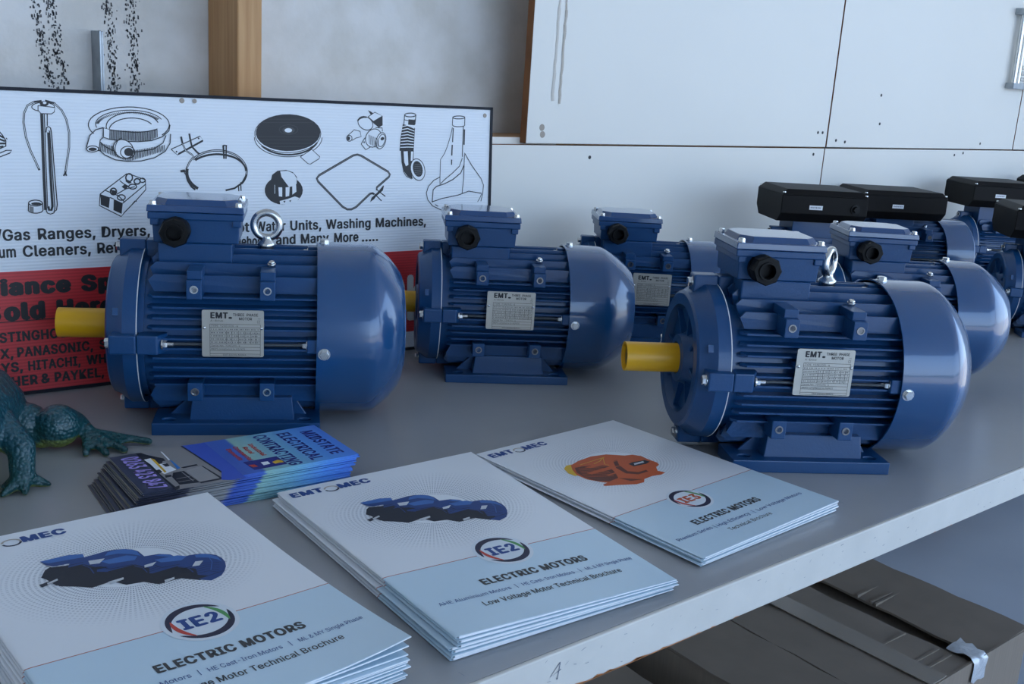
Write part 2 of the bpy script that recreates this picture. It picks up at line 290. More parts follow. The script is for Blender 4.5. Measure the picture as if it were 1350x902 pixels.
ICONS = {
 'heater': [('S','k',1.6,[(587.4,330.7),(579.3,329.4),(572.4,325.2),(568.5,317.1),(567.3,307.1),(568.8,291.1),(572.7,276.1),(577.4,263.9),(580.7,254.8)]),('S','w',0.6,[(579.3,329.4),(572.4,325.2),(568.5,317.1),(567.3,307.1),(568.8,291.1),(572.7,276.1),(577.4,263.9),(580.1,256.8)]),('S','k',1.6,[(590.9,331.2),(600.5,328.8),(607.9,321.3),(612.3,311.3),(614.5,297.1),(613.6,280.6),(610.8,266.1),(608.0,251.6)]),('S','w',0.6,[(600.5,328.8),(607.9,321.3),(612.3,311.3),(614.5,297.1),(613.6,280.6),(610.8,266.1),(608.6,253.7)]),('S','k',1.2,[(608.1,252.0),(605.9,248.5)]),('S','k',1.2,[(608.1,252.0),(609.1,248.5)]),('F','w',0,[(600.6,324.7),(599.9,323.2),(597.9,321.7),(594.9,320.5),(591.3,319.8),(587.3,319.5),(583.5,319.8),(580.3,320.5),(578.0,321.7),(576.8,323.2),(576.9,324.7),(578.2,326.3),(580.7,327.6),(584.0,328.6),(587.9,329.1),(591.8,329.1),(595.4,328.6),(598.2,327.6),(600.1,326.3),(600.6,324.7)]),('S','k',0.7,[(600.6,324.7),(599.9,323.2),(597.9,321.7),(594.9,320.5),(591.3,319.8),(587.3,319.5),(583.5,319.8),(580.3,320.5),(578.0,321.7),(576.8,323.2),(576.9,324.7),(578.2,326.3),(580.7,327.6),(584.0,328.6),(587.9,329.1),(591.8,329.1),(595.4,328.6),(598.2,327.6),(600.1,326.3),(600.6,324.7)]),('F','w',0,[(583.3,325.6),(600.8,324.1),(599.9,319.1),(596.9,317.0),(585.9,317.0),(583.0,320.6)]),('S','k',0.7,[(583.3,325.6),(600.8,324.1),(599.9,319.1),(596.9,317.0),(585.9,317.0),(583.0,320.6),(583.3,325.6)]),('F','k',0,[(594.4,328.0),(594.1,327.0),(593.3,326.2),(592.1,325.5),(590.7,325.1),(589.2,325.0),(587.7,325.2),(586.5,325.6),(585.6,326.3),(585.2,327.2),(585.2,328.1),(585.8,329.0),(586.7,329.7),(588.0,330.3),(589.5,330.6),(591.0,330.6),(592.4,330.2),(593.5,329.7),(594.2,328.9),(594.4,328.0)]),('F','w',0,[(592.3,328.9),(592.2,328.4),(591.9,328.0),(591.4,327.7),(590.8,327.5),(590.1,327.4),(589.5,327.5),(589.0,327.7),(588.6,328.1),(588.5,328.5),(588.5,329.0),(588.7,329.4),(589.1,329.8),(589.7,330.1),(590.3,330.2),(590.9,330.2),(591.5,330.0),(592.0,329.7),(592.2,329.3),(592.3,328.9)]),('S','k',2.2,[(586.6,317.1),(585.9,284.3),(585.0,245.5),(584.6,210.4)]),('S','k',0.7,[(589.3,317.1),(588.2,270.1),(586.9,212.4)]),('S','k',0.7,[(592.4,317.2),(591.7,303.7)]),('S','k',0.8,[(589.9,296.6),(590.8,301.7),(592.8,303.1),(595.0,301.5),(595.7,296.7),(596.4,255.8),(597.4,216.4),(596.2,210.1),(592.9,208.1)]),('S','k',0.8,[(592.5,298.2),(593.9,298.3),(594.3,253.7),(594.6,212.2),(593.3,207.0),(589.6,205.7),(586.2,207.0),(585.2,210.4)]),('S','k',1.8,[(592.4,296.6),(592.0,253.7),(592.1,214.4),(590.7,210.2),(588.3,210.3),(587.8,214.5)]),('S','k',0.8,[(581.5,218.3),(581.1,217.3),(579.9,216.3),(578.1,215.6),(575.9,215.2),(573.6,215.2),(571.3,215.5),(569.3,216.2),(568.0,217.0),(567.3,218.1),(567.3,219.2),(568.1,220.2),(569.6,221.0),(571.6,221.5),(573.9,221.8),(576.3,221.6),(578.4,221.2),(580.1,220.4),(581.2,219.4),(581.5,218.3)]),('F','k',0,[(580.3,217.5),(580.0,217.0),(579.1,216.5),(577.8,216.2),(576.3,216.0),(574.5,216.0),(572.9,216.2),(571.5,216.5),(570.4,216.9),(569.9,217.5),(569.9,218.0),(570.5,218.5),(571.6,218.9),(573.0,219.2),(574.7,219.3),(576.4,219.2),(578.0,219.0),(579.3,218.6),(580.1,218.1),(580.3,217.5)]),('S','k',0.8,[(567.2,218.6),(566.5,210.8),(566.3,210.8),(566.7,209.6),(568.0,208.5),(570.0,207.7),(572.5,207.2),(575.2,207.1),(577.8,207.5),(579.9,208.2),(581.3,209.3),(581.9,210.5),(581.7,218.3)]),('F','g',0,[(568.0,215.3),(572.1,214.0),(571.8,207.6),(567.6,208.7)])],
 'motor': [('S','k',0.8,[(541.7,297.2),(545.1,292.7),(548.1,286.8),(547.7,280.8),(544.2,279.4),(540.4,277.4)]),('S','k',1.4,[(541.4,292.7),(546.4,289.8)]),('S','k',1.4,[(541.1,288.7),(547.3,286.2)]),('S','k',1.4,[(540.8,283.7),(547.5,283.8)]),('S','k',1.2,[(540.6,279.8),(545.3,280.8)]),('S','k',0.8,[(540.1,272.8),(547.8,276.4),(553.4,276.5),(551.3,273.5),(539.9,268.8)]),('S','k',0.7,[(548.6,289.8),(549.6,288.2)])],
 'hose': [('S','k',0.8,[(641.3,296.2),(638.6,298.8),(636.8,301.6),(635.9,304.4),(636.0,307.4),(637.0,310.3),(639.0,313.2),(641.9,315.9),(645.7,318.4),(650.2,320.8),(655.4,322.8),(661.1,324.5),(667.4,325.9),(673.9,326.8),(680.7,327.4),(687.5,327.5),(694.2,327.1),(700.7,326.3),(706.8,325.1),(712.4,323.5),(717.3,321.5),(721.4,319.2),(724.7,316.6),(727.0,313.8),(728.3,310.9),(728.6,307.8),(727.8,304.8),(725.9,301.7),(723.1,298.8),(719.4,296.1)]),('S','k',0.8,[(658.8,301.8),(659.4,303.6),(660.4,305.4),(661.9,307.1),(663.8,308.7),(666.0,310.1),(668.5,311.4),(671.4,312.6),(674.4,313.5),(677.7,314.2),(681.1,314.7),(684.5,315.0),(688.0,315.0),(691.4,314.7),(694.7,314.3),(697.8,313.5),(700.7,312.6),(703.3,311.5),(705.6,310.1),(707.5,308.6)]),('S','k',0.8,[(655.8,302.1),(655.5,304.6),(655.9,307.1),(657.1,309.6),(659.0,312.0),(661.6,314.2),(664.8,316.2),(668.5,317.9),(672.7,319.3),(677.2,320.4),(682.0,321.1),(686.8,321.4),(691.7,321.3),(696.4,320.8),(700.8,319.8),(704.9,318.5),(708.5,316.9),(711.5,315.0),(713.8,312.8),(715.4,310.4)]),('S','k',0.7,[(644.9,303.1),(644.1,305.1),(643.8,307.1),(644.3,309.2),(645.4,311.3),(647.1,313.3),(649.5,315.2),(652.4,317.0),(655.8,318.6),(659.7,320.0),(664.1,321.3),(668.7,322.3),(673.6,323.1),(678.7,323.6),(683.8,323.9),(689.0,323.8),(694.0,323.5),(698.9,322.9),(703.5,322.1),(707.7,321.0),(711.5,319.6),(714.7,318.1),(717.5,316.3),(719.5,314.4)]),('S','k',0.6,[(647.7,307.8),(644.5,308.1)]),('S','k',0.6,[(648.2,308.7),(645.0,309.1)]),('S','k',0.6,[(648.8,309.5),(645.7,310.0)]),('S','k',0.6,[(649.6,310.3),(646.5,311.0)]),('S','k',0.6,[(650.4,311.1),(647.4,311.9)]),('S','k',0.6,[(651.4,311.9),(648.5,312.8)]),('S','k',0.6,[(652.5,312.7),(649.7,313.7)]),('S','k',0.6,[(653.7,313.4),(651.1,314.5)]),('S','k',0.6,[(655.1,314.2),(652.5,315.4)]),('S','k',0.6,[(656.5,314.8),(654.1,316.1)]),('S','k',0.6,[(658.1,315.5),(655.8,316.9)]),('S','k',0.6,[(659.7,316.1),(657.6,317.6)]),('S','k',0.6,[(661.4,316.7),(659.5,318.3)]),('S','k',0.6,[(663.2,317.2),(661.4,318.9)]),('S','k',0.6,[(665.1,317.7),(663.5,319.5)]),('S','k',0.6,[(667.0,318.2),(665.6,320.0)]),('S','k',0.6,[(669.1,318.6),(667.8,320.5)]),('S','k',0.6,[(671.1,319.0),(670.1,320.9)]),('S','k',0.6,[(673.2,319.3),(672.4,321.2)]),('S','k',0.6,[(675.4,319.6),(674.8,321.6)]),('S','k',0.6,[(677.6,319.8),(677.2,321.8)]),('S','k',0.6,[(679.8,319.9),(679.6,322.0)]),('S','k',0.6,[(682.0,320.0),(682.0,322.1)]),('S','k',0.6,[(684.2,320.1),(684.4,322.2)]),('S','k',0.6,[(686.4,320.1),(686.9,322.2)]),('S','k',0.6,[(688.6,320.0),(689.3,322.1)]),('S','k',0.6,[(690.8,319.9),(691.7,322.0)]),('S','k',0.6,[(692.9,319.8),(694.0,321.8)]),('S','k',0.6,[(695.1,319.6),(696.4,321.5)]),('S','k',0.6,[(697.1,319.3),(698.6,321.2)]),('S','k',0.6,[(699.1,319.0),(700.8,320.9)]),('S','k',0.6,[(701.1,318.6),(703.0,320.4)]),('S','k',0.6,[(703.0,318.2),(705.0,320.0)]),('S','k',0.6,[(704.8,317.7),(707.0,319.4)]),('S','k',0.6,[(706.5,317.2),(708.9,318.8)]),('S','k',0.6,[(708.1,316.6),(710.7,318.2)]),('S','k',0.6,[(709.6,316.0),(712.3,317.5)]),('S','k',0.6,[(711.0,315.4),(713.9,316.8)]),('S','k',0.6,[(712.3,314.7),(715.3,316.0)]),('S','k',0.6,[(713.5,314.0),(716.6,315.2)]),('S','k',0.8,[(657.8,301.1),(670.5,299.7),(687.7,298.6),(701.8,299.8),(713.5,302.6)]),('S','k',0.8,[(657.8,290.3),(673.4,288.4),(690.8,287.9),(706.7,289.4),(719.4,294.0),(727.8,301.2),(729.3,308.3)]),('S','k',0.6,[(658.7,301.0),(658.5,290.2)]),('S','k',0.6,[(660.2,300.9),(660.0,290.1)]),('S','k',0.6,[(661.7,300.9),(661.5,290.0)]),('S','k',0.6,[(663.2,300.8),(663.1,290.0)]),('S','k',0.6,[(664.8,300.8),(664.6,289.9)]),('S','k',0.6,[(666.3,300.7),(666.1,289.8)]),('S','k',0.6,[(667.8,300.6),(667.7,289.8)]),('S','k',0.6,[(669.4,300.6),(669.2,289.7)]),('S','k',0.6,[(670.9,300.5),(670.7,289.6)]),('S','k',0.6,[(672.4,300.5),(672.3,289.6)]),('S','k',0.6,[(674.0,300.4),(673.8,289.5)]),('S','k',0.6,[(675.5,300.4),(675.4,289.4)]),('S','k',0.6,[(677.1,300.3),(676.9,289.3)]),('S','k',0.6,[(678.6,300.3),(678.5,289.3)]),('S','k',0.6,[(680.2,300.2),(680.0,289.2)]),('S','k',0.6,[(681.7,300.2),(681.6,289.1)]),('S','k',0.6,[(683.3,300.1),(683.2,289.1)]),('S','k',0.6,[(684.8,300.0),(684.7,289.0)]),('S','k',0.6,[(686.4,300.0),(686.3,288.9)]),('S','k',0.6,[(688.0,299.9),(687.8,288.8)]),('S','k',0.6,[(689.5,299.9),(689.4,288.8)]),('S','k',0.6,[(691.1,299.8),(691.0,288.7)]),('S','k',0.6,[(692.7,299.8),(692.6,288.6)]),('S','k',0.6,[(694.3,299.7),(694.1,288.5)]),('S','k',0.6,[(695.8,299.7),(695.7,288.5)]),('S','k',0.6,[(697.4,299.6),(697.3,288.4)]),('S','k',0.6,[(699.0,299.6),(698.9,288.3)]),('S','k',0.6,[(700.6,299.5),(700.5,288.3)]),('S','k',0.6,[(702.2,299.8),(702.1,288.4)]),('S','k',0.6,[(703.8,300.3),(703.7,289.2)]),('S','k',0.6,[(705.4,300.9),(705.3,289.9)]),('S','k',0.6,[(707.0,301.5),(706.9,290.6)]),('S','k',0.6,[(708.6,302.0),(708.6,291.3)]),('S','k',0.6,[(710.3,302.6),(710.2,292.1)]),('S','k',0.6,[(711.9,303.1),(711.8,292.8)]),('S','k',0.6,[(713.5,303.7),(713.5,293.5)]),('S','k',0.8,[(647.9,286.8),(652.7,282.2),(661.0,277.5),(672.9,275.9),(690.3,276.4),(708.1,279.4),(720.0,286.9),(724.0,295.8)]),('S','k',0.8,[(645.8,278.2),(652.2,272.3),(663.9,266.8),(677.6,265.1),(693.3,265.6),(709.5,269.5),(722.4,277.2),(728.5,287.0),(729.5,297.7)]),('S','k',0.6,[(647.0,285.9),(645.7,277.7)]),('S','k',0.6,[(648.8,285.5),(647.6,277.0)]),('S','k',0.6,[(650.6,285.1),(649.4,276.3)]),('S','k',0.6,[(652.5,284.7),(651.2,275.6)]),('S','k',0.6,[(654.3,284.2),(653.0,274.9)]),('S','k',0.6,[(656.2,283.8),(654.9,274.2)]),('S','k',0.6,[(658.0,283.4),(656.7,273.5)]),('S','k',0.6,[(659.9,283.0),(658.5,272.8)]),('S','k',0.6,[(661.7,282.5),(660.4,272.1)]),('S','k',0.6,[(663.6,282.1),(662.2,271.3)]),('S','k',0.6,[(665.4,281.7),(664.1,270.6)]),('S','k',0.6,[(667.3,281.3),(665.9,269.9)]),('S','k',0.6,[(669.1,280.8),(667.8,269.2)]),('S','k',0.6,[(671.0,280.4),(669.6,268.5)]),('S','k',0.6,[(672.9,280.0),(671.5,267.8)]),('S','k',0.6,[(674.8,279.5),(673.3,267.0)]),('S','k',0.6,[(676.7,279.1),(675.2,266.3)]),('S','k',0.6,[(678.5,278.7),(677.1,265.6)]),('S','k',0.6,[(680.4,278.3),(679.0,265.1)]),('S','k',0.6,[(682.3,277.8),(680.9,265.7)]),('S','k',0.6,[(684.2,277.4),(682.9,266.3)]),('S','k',0.6,[(686.1,277.8),(684.8,266.8)]),('S','k',0.6,[(688.1,278.1),(686.8,267.4)]),('S','k',0.6,[(690.0,278.5),(688.7,268.0)]),('S','k',0.6,[(692.0,278.9),(690.7,268.6)]),('S','k',0.6,[(693.9,279.2),(692.6,269.1)]),('S','k',0.6,[(695.9,279.6),(694.6,269.7)]),('S','k',0.6,[(697.8,280.0),(696.5,270.3)]),('S','k',0.6,[(699.8,280.3),(698.5,270.9)]),('S','k',0.6,[(701.7,280.7),(700.5,271.4)]),('S','k',0.6,[(703.7,281.1),(702.4,272.0)]),('S','k',0.6,[(705.7,281.5),(704.4,272.6)]),('S','k',0.6,[(707.6,281.8),(706.4,273.2)]),('S','k',0.6,[(709.6,282.2),(708.4,273.7)]),('S','k',0.6,[(711.6,282.6),(710.4,274.3)]),('S','k',0.6,[(713.6,283.0),(712.4,274.9)]),('S','k',0.6,[(715.6,283.3),(714.4,275.5)]),('S','k',0.6,[(717.6,283.7),(716.4,276.1)]),('S','k',0.6,[(719.5,284.1),(718.4,276.7)]),('S','k',0.6,[(721.5,284.5),(720.4,277.2)]),('F','w',0,[(632.2,281.0),(636.6,294.2),(647.3,292.7),(645.4,276.5),(640.6,275.3),(633.2,277.2)]),('S','k',0.8,[(632.2,281.0),(636.6,294.2),(643.5,300.8),(651.2,303.0),(658.3,301.1)]),('S','k',0.8,[(645.4,276.5),(647.7,289.3),(651.5,292.5),(657.8,290.3)]),('S','k',0.8,[(645.5,279.1),(645.1,277.9),(644.0,276.9),(642.3,276.2),(640.3,275.7),(638.1,275.6),(636.0,275.8),(634.1,276.4),(632.9,277.3),(632.2,278.4),(632.3,279.5),(633.0,280.5),(634.4,281.4),(636.3,282.1),(638.4,282.4),(640.6,282.3),(642.6,281.9),(644.2,281.1),(645.2,280.2),(645.5,279.1)]),('F','k',0,[(643.4,278.7),(643.2,278.0),(642.4,277.4),(641.2,277.0),(639.8,276.7),(638.3,276.6),(636.8,276.8),(635.5,277.1),(634.6,277.6),(634.2,278.3),(634.2,278.9),(634.7,279.6),(635.7,280.1),(637.0,280.5),(638.5,280.7),(640.0,280.6),(641.4,280.4),(642.5,279.9),(643.2,279.4),(643.4,278.7)]),('F','w',0,[(652.0,302.7),(658.3,301.1),(657.8,290.9),(651.5,292.8)]),('S','k',0.7,[(652.0,302.7),(651.5,292.8)]),('F','w',0,[(683.0,272.5),(680.5,270.1),(677.2,268.8),(673.5,268.6),(669.8,269.6),(666.5,271.7),(664.0,274.5),(662.5,277.9),(662.1,281.4),(663.0,284.7),(665.0,287.4),(667.9,289.3),(671.4,290.1),(675.1,289.7),(678.7,288.2),(681.7,285.7),(683.8,282.6),(684.8,279.0),(684.5,275.5),(683.0,272.5)]),('S','k',0.8,[(683.0,272.5),(681.0,270.5),(678.4,269.2),(675.5,268.6),(672.4,268.8),(669.4,269.8),(666.6,271.6),(664.5,273.9),(662.9,276.5),(662.2,279.4),(662.2,282.3),(663.1,285.0),(664.8,287.2),(667.1,288.9),(669.8,289.9),(672.8,290.1),(675.9,289.5),(678.8,288.1),(681.3,286.1),(683.2,283.6),(684.4,280.8),(684.8,277.8),(684.3,275.0),(683.0,272.5)]),('S','k',0.8,[(686.4,275.7),(685.9,273.4),(684.5,271.4),(682.4,269.8),(679.8,268.9),(677.1,268.6),(674.4,269.2),(672.2,270.4),(670.6,272.2),(669.8,274.4),(669.9,276.7),(670.9,278.8),(672.7,280.6),(675.0,281.9),(677.7,282.5),(680.4,282.3),(682.9,281.5),(684.8,279.9),(686.0,277.9),(686.4,275.7)]),('F','k',0,[(684.3,276.0),(683.8,274.0),(682.4,272.3),(680.5,271.3),(678.4,271.1),(676.3,271.7),(674.8,273.0),(674.0,274.9),(674.1,276.9),(675.0,278.8),(676.7,280.1),(678.8,280.8),(680.9,280.6),(682.8,279.6),(684.0,278.0),(684.3,276.0)]),('S','k',0.7,[(665.3,274.2),(664.3,275.6),(663.8,277.7),(663.9,280.3),(664.5,283.1),(665.6,285.8),(667.1,288.3),(668.9,290.3),(670.7,291.5),(672.5,291.9)])],
 'block': [('F','w',0,[(645.0,227.4),(650.3,231.6),(676.1,250.6),(682.1,249.7),(697.7,242.6),(697.3,232.0),(671.5,205.8),(667.8,200.9),(643.5,214.3)]),('S','k',0.8,[(645.0,227.4),(650.3,231.6),(676.1,250.6),(681.3,249.7),(697.7,243.5),(697.6,231.9),(686.1,219.7),(671.5,205.4),(667.8,200.9),(643.5,214.3),(645.0,227.4)]),('F','k',0,[(645.3,227.4),(655.9,223.4),(654.1,211.1),(645.1,215.2)]),('F','k',0,[(660.1,221.5),(670.2,216.4),(668.3,204.1),(659.1,208.6)]),('S','k',0.8,[(670.2,216.4),(697.5,238.2)]),('S','k',0.8,[(655.9,223.4),(660.1,221.5)]),('S','k',1.2,[(682.7,246.2),(682.4,244.7),(681.8,243.4),(680.8,242.4),(679.6,241.8),(678.3,241.7),(677.1,242.1),(676.1,242.9),(675.4,244.1),(675.0,245.5),(675.1,247.0),(675.6,248.4),(676.4,249.6),(677.5,250.4),(678.7,250.8),(680.0,250.7),(681.1,250.1),(682.0,249.0),(682.5,247.7),(682.7,246.2)]),('F','k',0,[(674.9,244.5),(679.2,242.7),(681.7,240.1),(678.2,239.2),(674.5,241.9)]),('S','k',1.2,[(691.5,241.8),(691.2,240.7),(690.6,239.8),(689.7,239.1),(688.7,238.7),(687.5,238.6),(686.4,238.9),(685.5,239.5),(684.8,240.3),(684.4,241.3),(684.5,242.3),(684.9,243.3),(685.7,244.1),(686.6,244.7),(687.8,245.0),(688.9,244.9),(690.0,244.4),(690.8,243.7),(691.3,242.8),(691.5,241.8)]),('S','k',1.0,[(697.4,243.0),(697.1,242.2),(696.6,241.4),(695.8,240.9),(694.8,240.6),(693.8,240.5),(692.8,240.7),(691.9,241.2),(691.3,241.8),(691.0,242.6),(691.0,243.4),(691.4,244.2),(692.1,244.8),(693.0,245.3),(694.0,245.5),(695.0,245.4),(696.0,245.0),(696.7,244.5),(697.2,243.8),(697.4,243.0)]),('F','k',0,[(669.7,235.8),(673.8,238.9),(678.1,236.4),(673.7,232.2)]),('S','k',1.2,[(663.6,230.3),(663.3,229.0),(662.7,227.9),(661.9,227.0),(660.8,226.6),(659.7,226.5),(658.6,226.8),(657.7,227.5),(657.0,228.5),(656.7,229.7),(656.8,231.0),(657.2,232.2),(657.9,233.2),(658.9,233.8),(660.0,234.1),(661.1,234.0),(662.2,233.5),(662.9,232.6),(663.4,231.5),(663.6,230.3)]),('F','k',0,[(657.1,232.4),(663.9,230.9),(662.9,227.1),(658.6,227.2)]),('S','k',1,[(673.3,223.1),(673.0,222.1),(672.2,221.1),(671.1,220.5),(669.7,220.1),(668.3,220.0),(666.8,220.3),(665.6,220.9),(664.7,221.7),(664.3,222.7),(664.4,223.7),(664.9,224.7),(665.8,225.5),(667.1,226.1),(668.5,226.3),(670.0,226.2),(671.4,225.8),(672.4,225.0),(673.1,224.1),(673.3,223.1)]),('S','k',0.8,[(651.1,231.6),(665.4,225.3),(672.0,218.2)]),('S','k',0.8,[(663.8,227.1),(674.4,233.1),(685.0,235.6)]),('S','k',1,[(687.0,235.6),(686.7,234.7),(685.9,233.9),(684.8,233.3),(683.4,232.9),(681.9,232.9),(680.5,233.1),(679.2,233.6),(678.3,234.4),(677.9,235.2),(677.9,236.2),(678.5,237.0),(679.4,237.8),(680.7,238.3),(682.1,238.5),(683.6,238.4),(685.0,238.0),(686.1,237.4),(686.8,236.5),(687.0,235.6)]),('S','k',0.8,[(667.9,242.8),(676.3,235.7)]),('S','k',0.8,[(680.6,214.5),(684.3,218.8),(686.4,218.2)])],
 'ring': [('F','w',0,[(729.7,279.6),(765.7,295.7),(769.3,290.9),(737.1,272.9)]),('S','k',0.8,[(729.7,279.6),(765.7,295.7),(769.3,290.9),(737.1,272.9),(729.7,279.6)]),('S','k',1.6,[(738.3,274.0),(768.9,290.3)]),('F','k',0,[(737.3,276.8),(736.8,276.0),(735.9,275.8),(735.1,276.3),(735.2,277.3),(735.9,277.9),(736.9,277.7),(737.3,276.8)]),('F','k',0,[(764.9,293.0),(764.4,292.1),(763.4,291.9),(762.7,292.5),(762.7,293.4),(763.5,294.0),(764.5,293.8),(764.9,293.0)]),('S','k',1.6,[(742.3,294.7),(743.8,286.4),(747.1,278.4),(754.3,273.9),(757.0,271.2),(751.2,264.0),(747.6,256.7),(747.0,249.5),(748.6,242.3),(753.0,234.9),(757.6,231.2)]),('S','k',1.6,[(752.4,298.5),(753.6,290.1),(755.2,282.9),(761.9,275.8),(766.1,273.1)]),('S','w',0.5,[(743.8,286.4),(747.1,278.4),(754.3,273.9),(757.0,271.2),(751.2,264.0),(748.2,256.7)]),('S','k',2.0,[(756.0,267.7),(758.2,269.6),(760.7,271.4),(763.3,273.0),(766.2,274.4),(769.2,275.7),(772.5,276.7),(775.8,277.5),(779.2,278.2),(782.8,278.6),(786.3,278.7),(789.9,278.7),(793.4,278.4),(796.9,277.9),(800.3,277.1),(803.5,276.1),(806.6,274.9),(809.6,273.6),(812.3,272.0),(814.8,270.2),(817.0,268.3),(819.0,266.2),(820.6,264.0),(822.0,261.7),(823.0,259.4),(823.7,256.9),(824.0,254.4),(824.0,252.0),(823.6,249.5),(822.9,247.0),(821.8,244.6),(820.4,242.3),(818.7,240.1),(816.6,238.0)]),('S','w',0.6,[(756.0,267.7),(758.2,269.6),(760.7,271.4),(763.3,273.0),(766.2,274.4),(769.2,275.7),(772.5,276.7),(775.8,277.5),(779.2,278.2),(782.8,278.6),(786.3,278.7),(789.9,278.7),(793.4,278.4),(796.9,277.9),(800.3,277.1),(803.5,276.1),(806.6,274.9),(809.6,273.6),(812.3,272.0),(814.8,270.2),(817.0,268.3),(819.0,266.2),(820.6,264.0),(822.0,261.7),(823.0,259.4),(823.7,256.9),(824.0,254.4),(824.0,252.0),(823.6,249.5),(822.9,247.0),(821.8,244.6),(820.4,242.3),(818.7,240.1),(816.6,238.0)]),('S','k',1.8,[(758.7,266.8),(760.7,268.1),(763.0,269.2),(765.4,270.3),(767.9,271.2),(770.6,272.0),(773.4,272.7),(776.3,273.3),(779.3,273.7),(782.3,274.0),(785.4,274.2),(788.4,274.2),(791.5,274.0),(794.5,273.7),(797.5,273.3),(800.4,272.7),(803.2,272.0),(805.9,271.2),(808.5,270.3),(810.9,269.2),(813.1,268.0),(815.1,266.7),(817.0,265.3),(818.6,263.9),(819.9,262.3),(821.1,260.7),(822.0,259.1),(822.6,257.4),(822.9,255.7),(823.0,253.9)]),('S','k',2.4,[(761.1,232.6),(758.4,234.3),(756.0,236.1),(753.9,238.1),(752.1,240.2),(750.6,242.4),(749.5,244.7),(748.6,247.0),(748.2,249.4),(748.0,251.8),(748.2,254.2),(748.7,256.6)]),('S','k',1.6,[(823.9,249.2),(817.7,239.0),(807.7,232.5),(795.9,230.0)]),('S','k',1,[(812.7,236.6),(813.1,228.7)]),('S','k',1,[(815.8,239.9),(816.1,229.0)]),('S','k',1.6,[(794.5,285.2),(795.0,268.7)]),('S','k',1.2,[(798.3,285.3),(797.5,268.7)]),('S','k',1,[(794.5,285.2),(799.3,284.7)]),('F','k',0,[(739.8,254.9),(745.4,255.8),(746.2,252.2),(740.1,252.2)]),('S','k',0.8,[(749.3,252.2),(749.2,251.5),(748.8,250.9),(748.2,250.4),(747.6,250.1),(746.8,250.1),(746.1,250.2),(745.5,250.6),(745.1,251.2),(744.9,251.9),(744.9,252.6),(745.2,253.3),(745.6,253.8),(746.3,254.2),(747.0,254.4),(747.7,254.3),(748.4,254.0),(748.9,253.6),(749.2,252.9),(749.3,252.2)])],
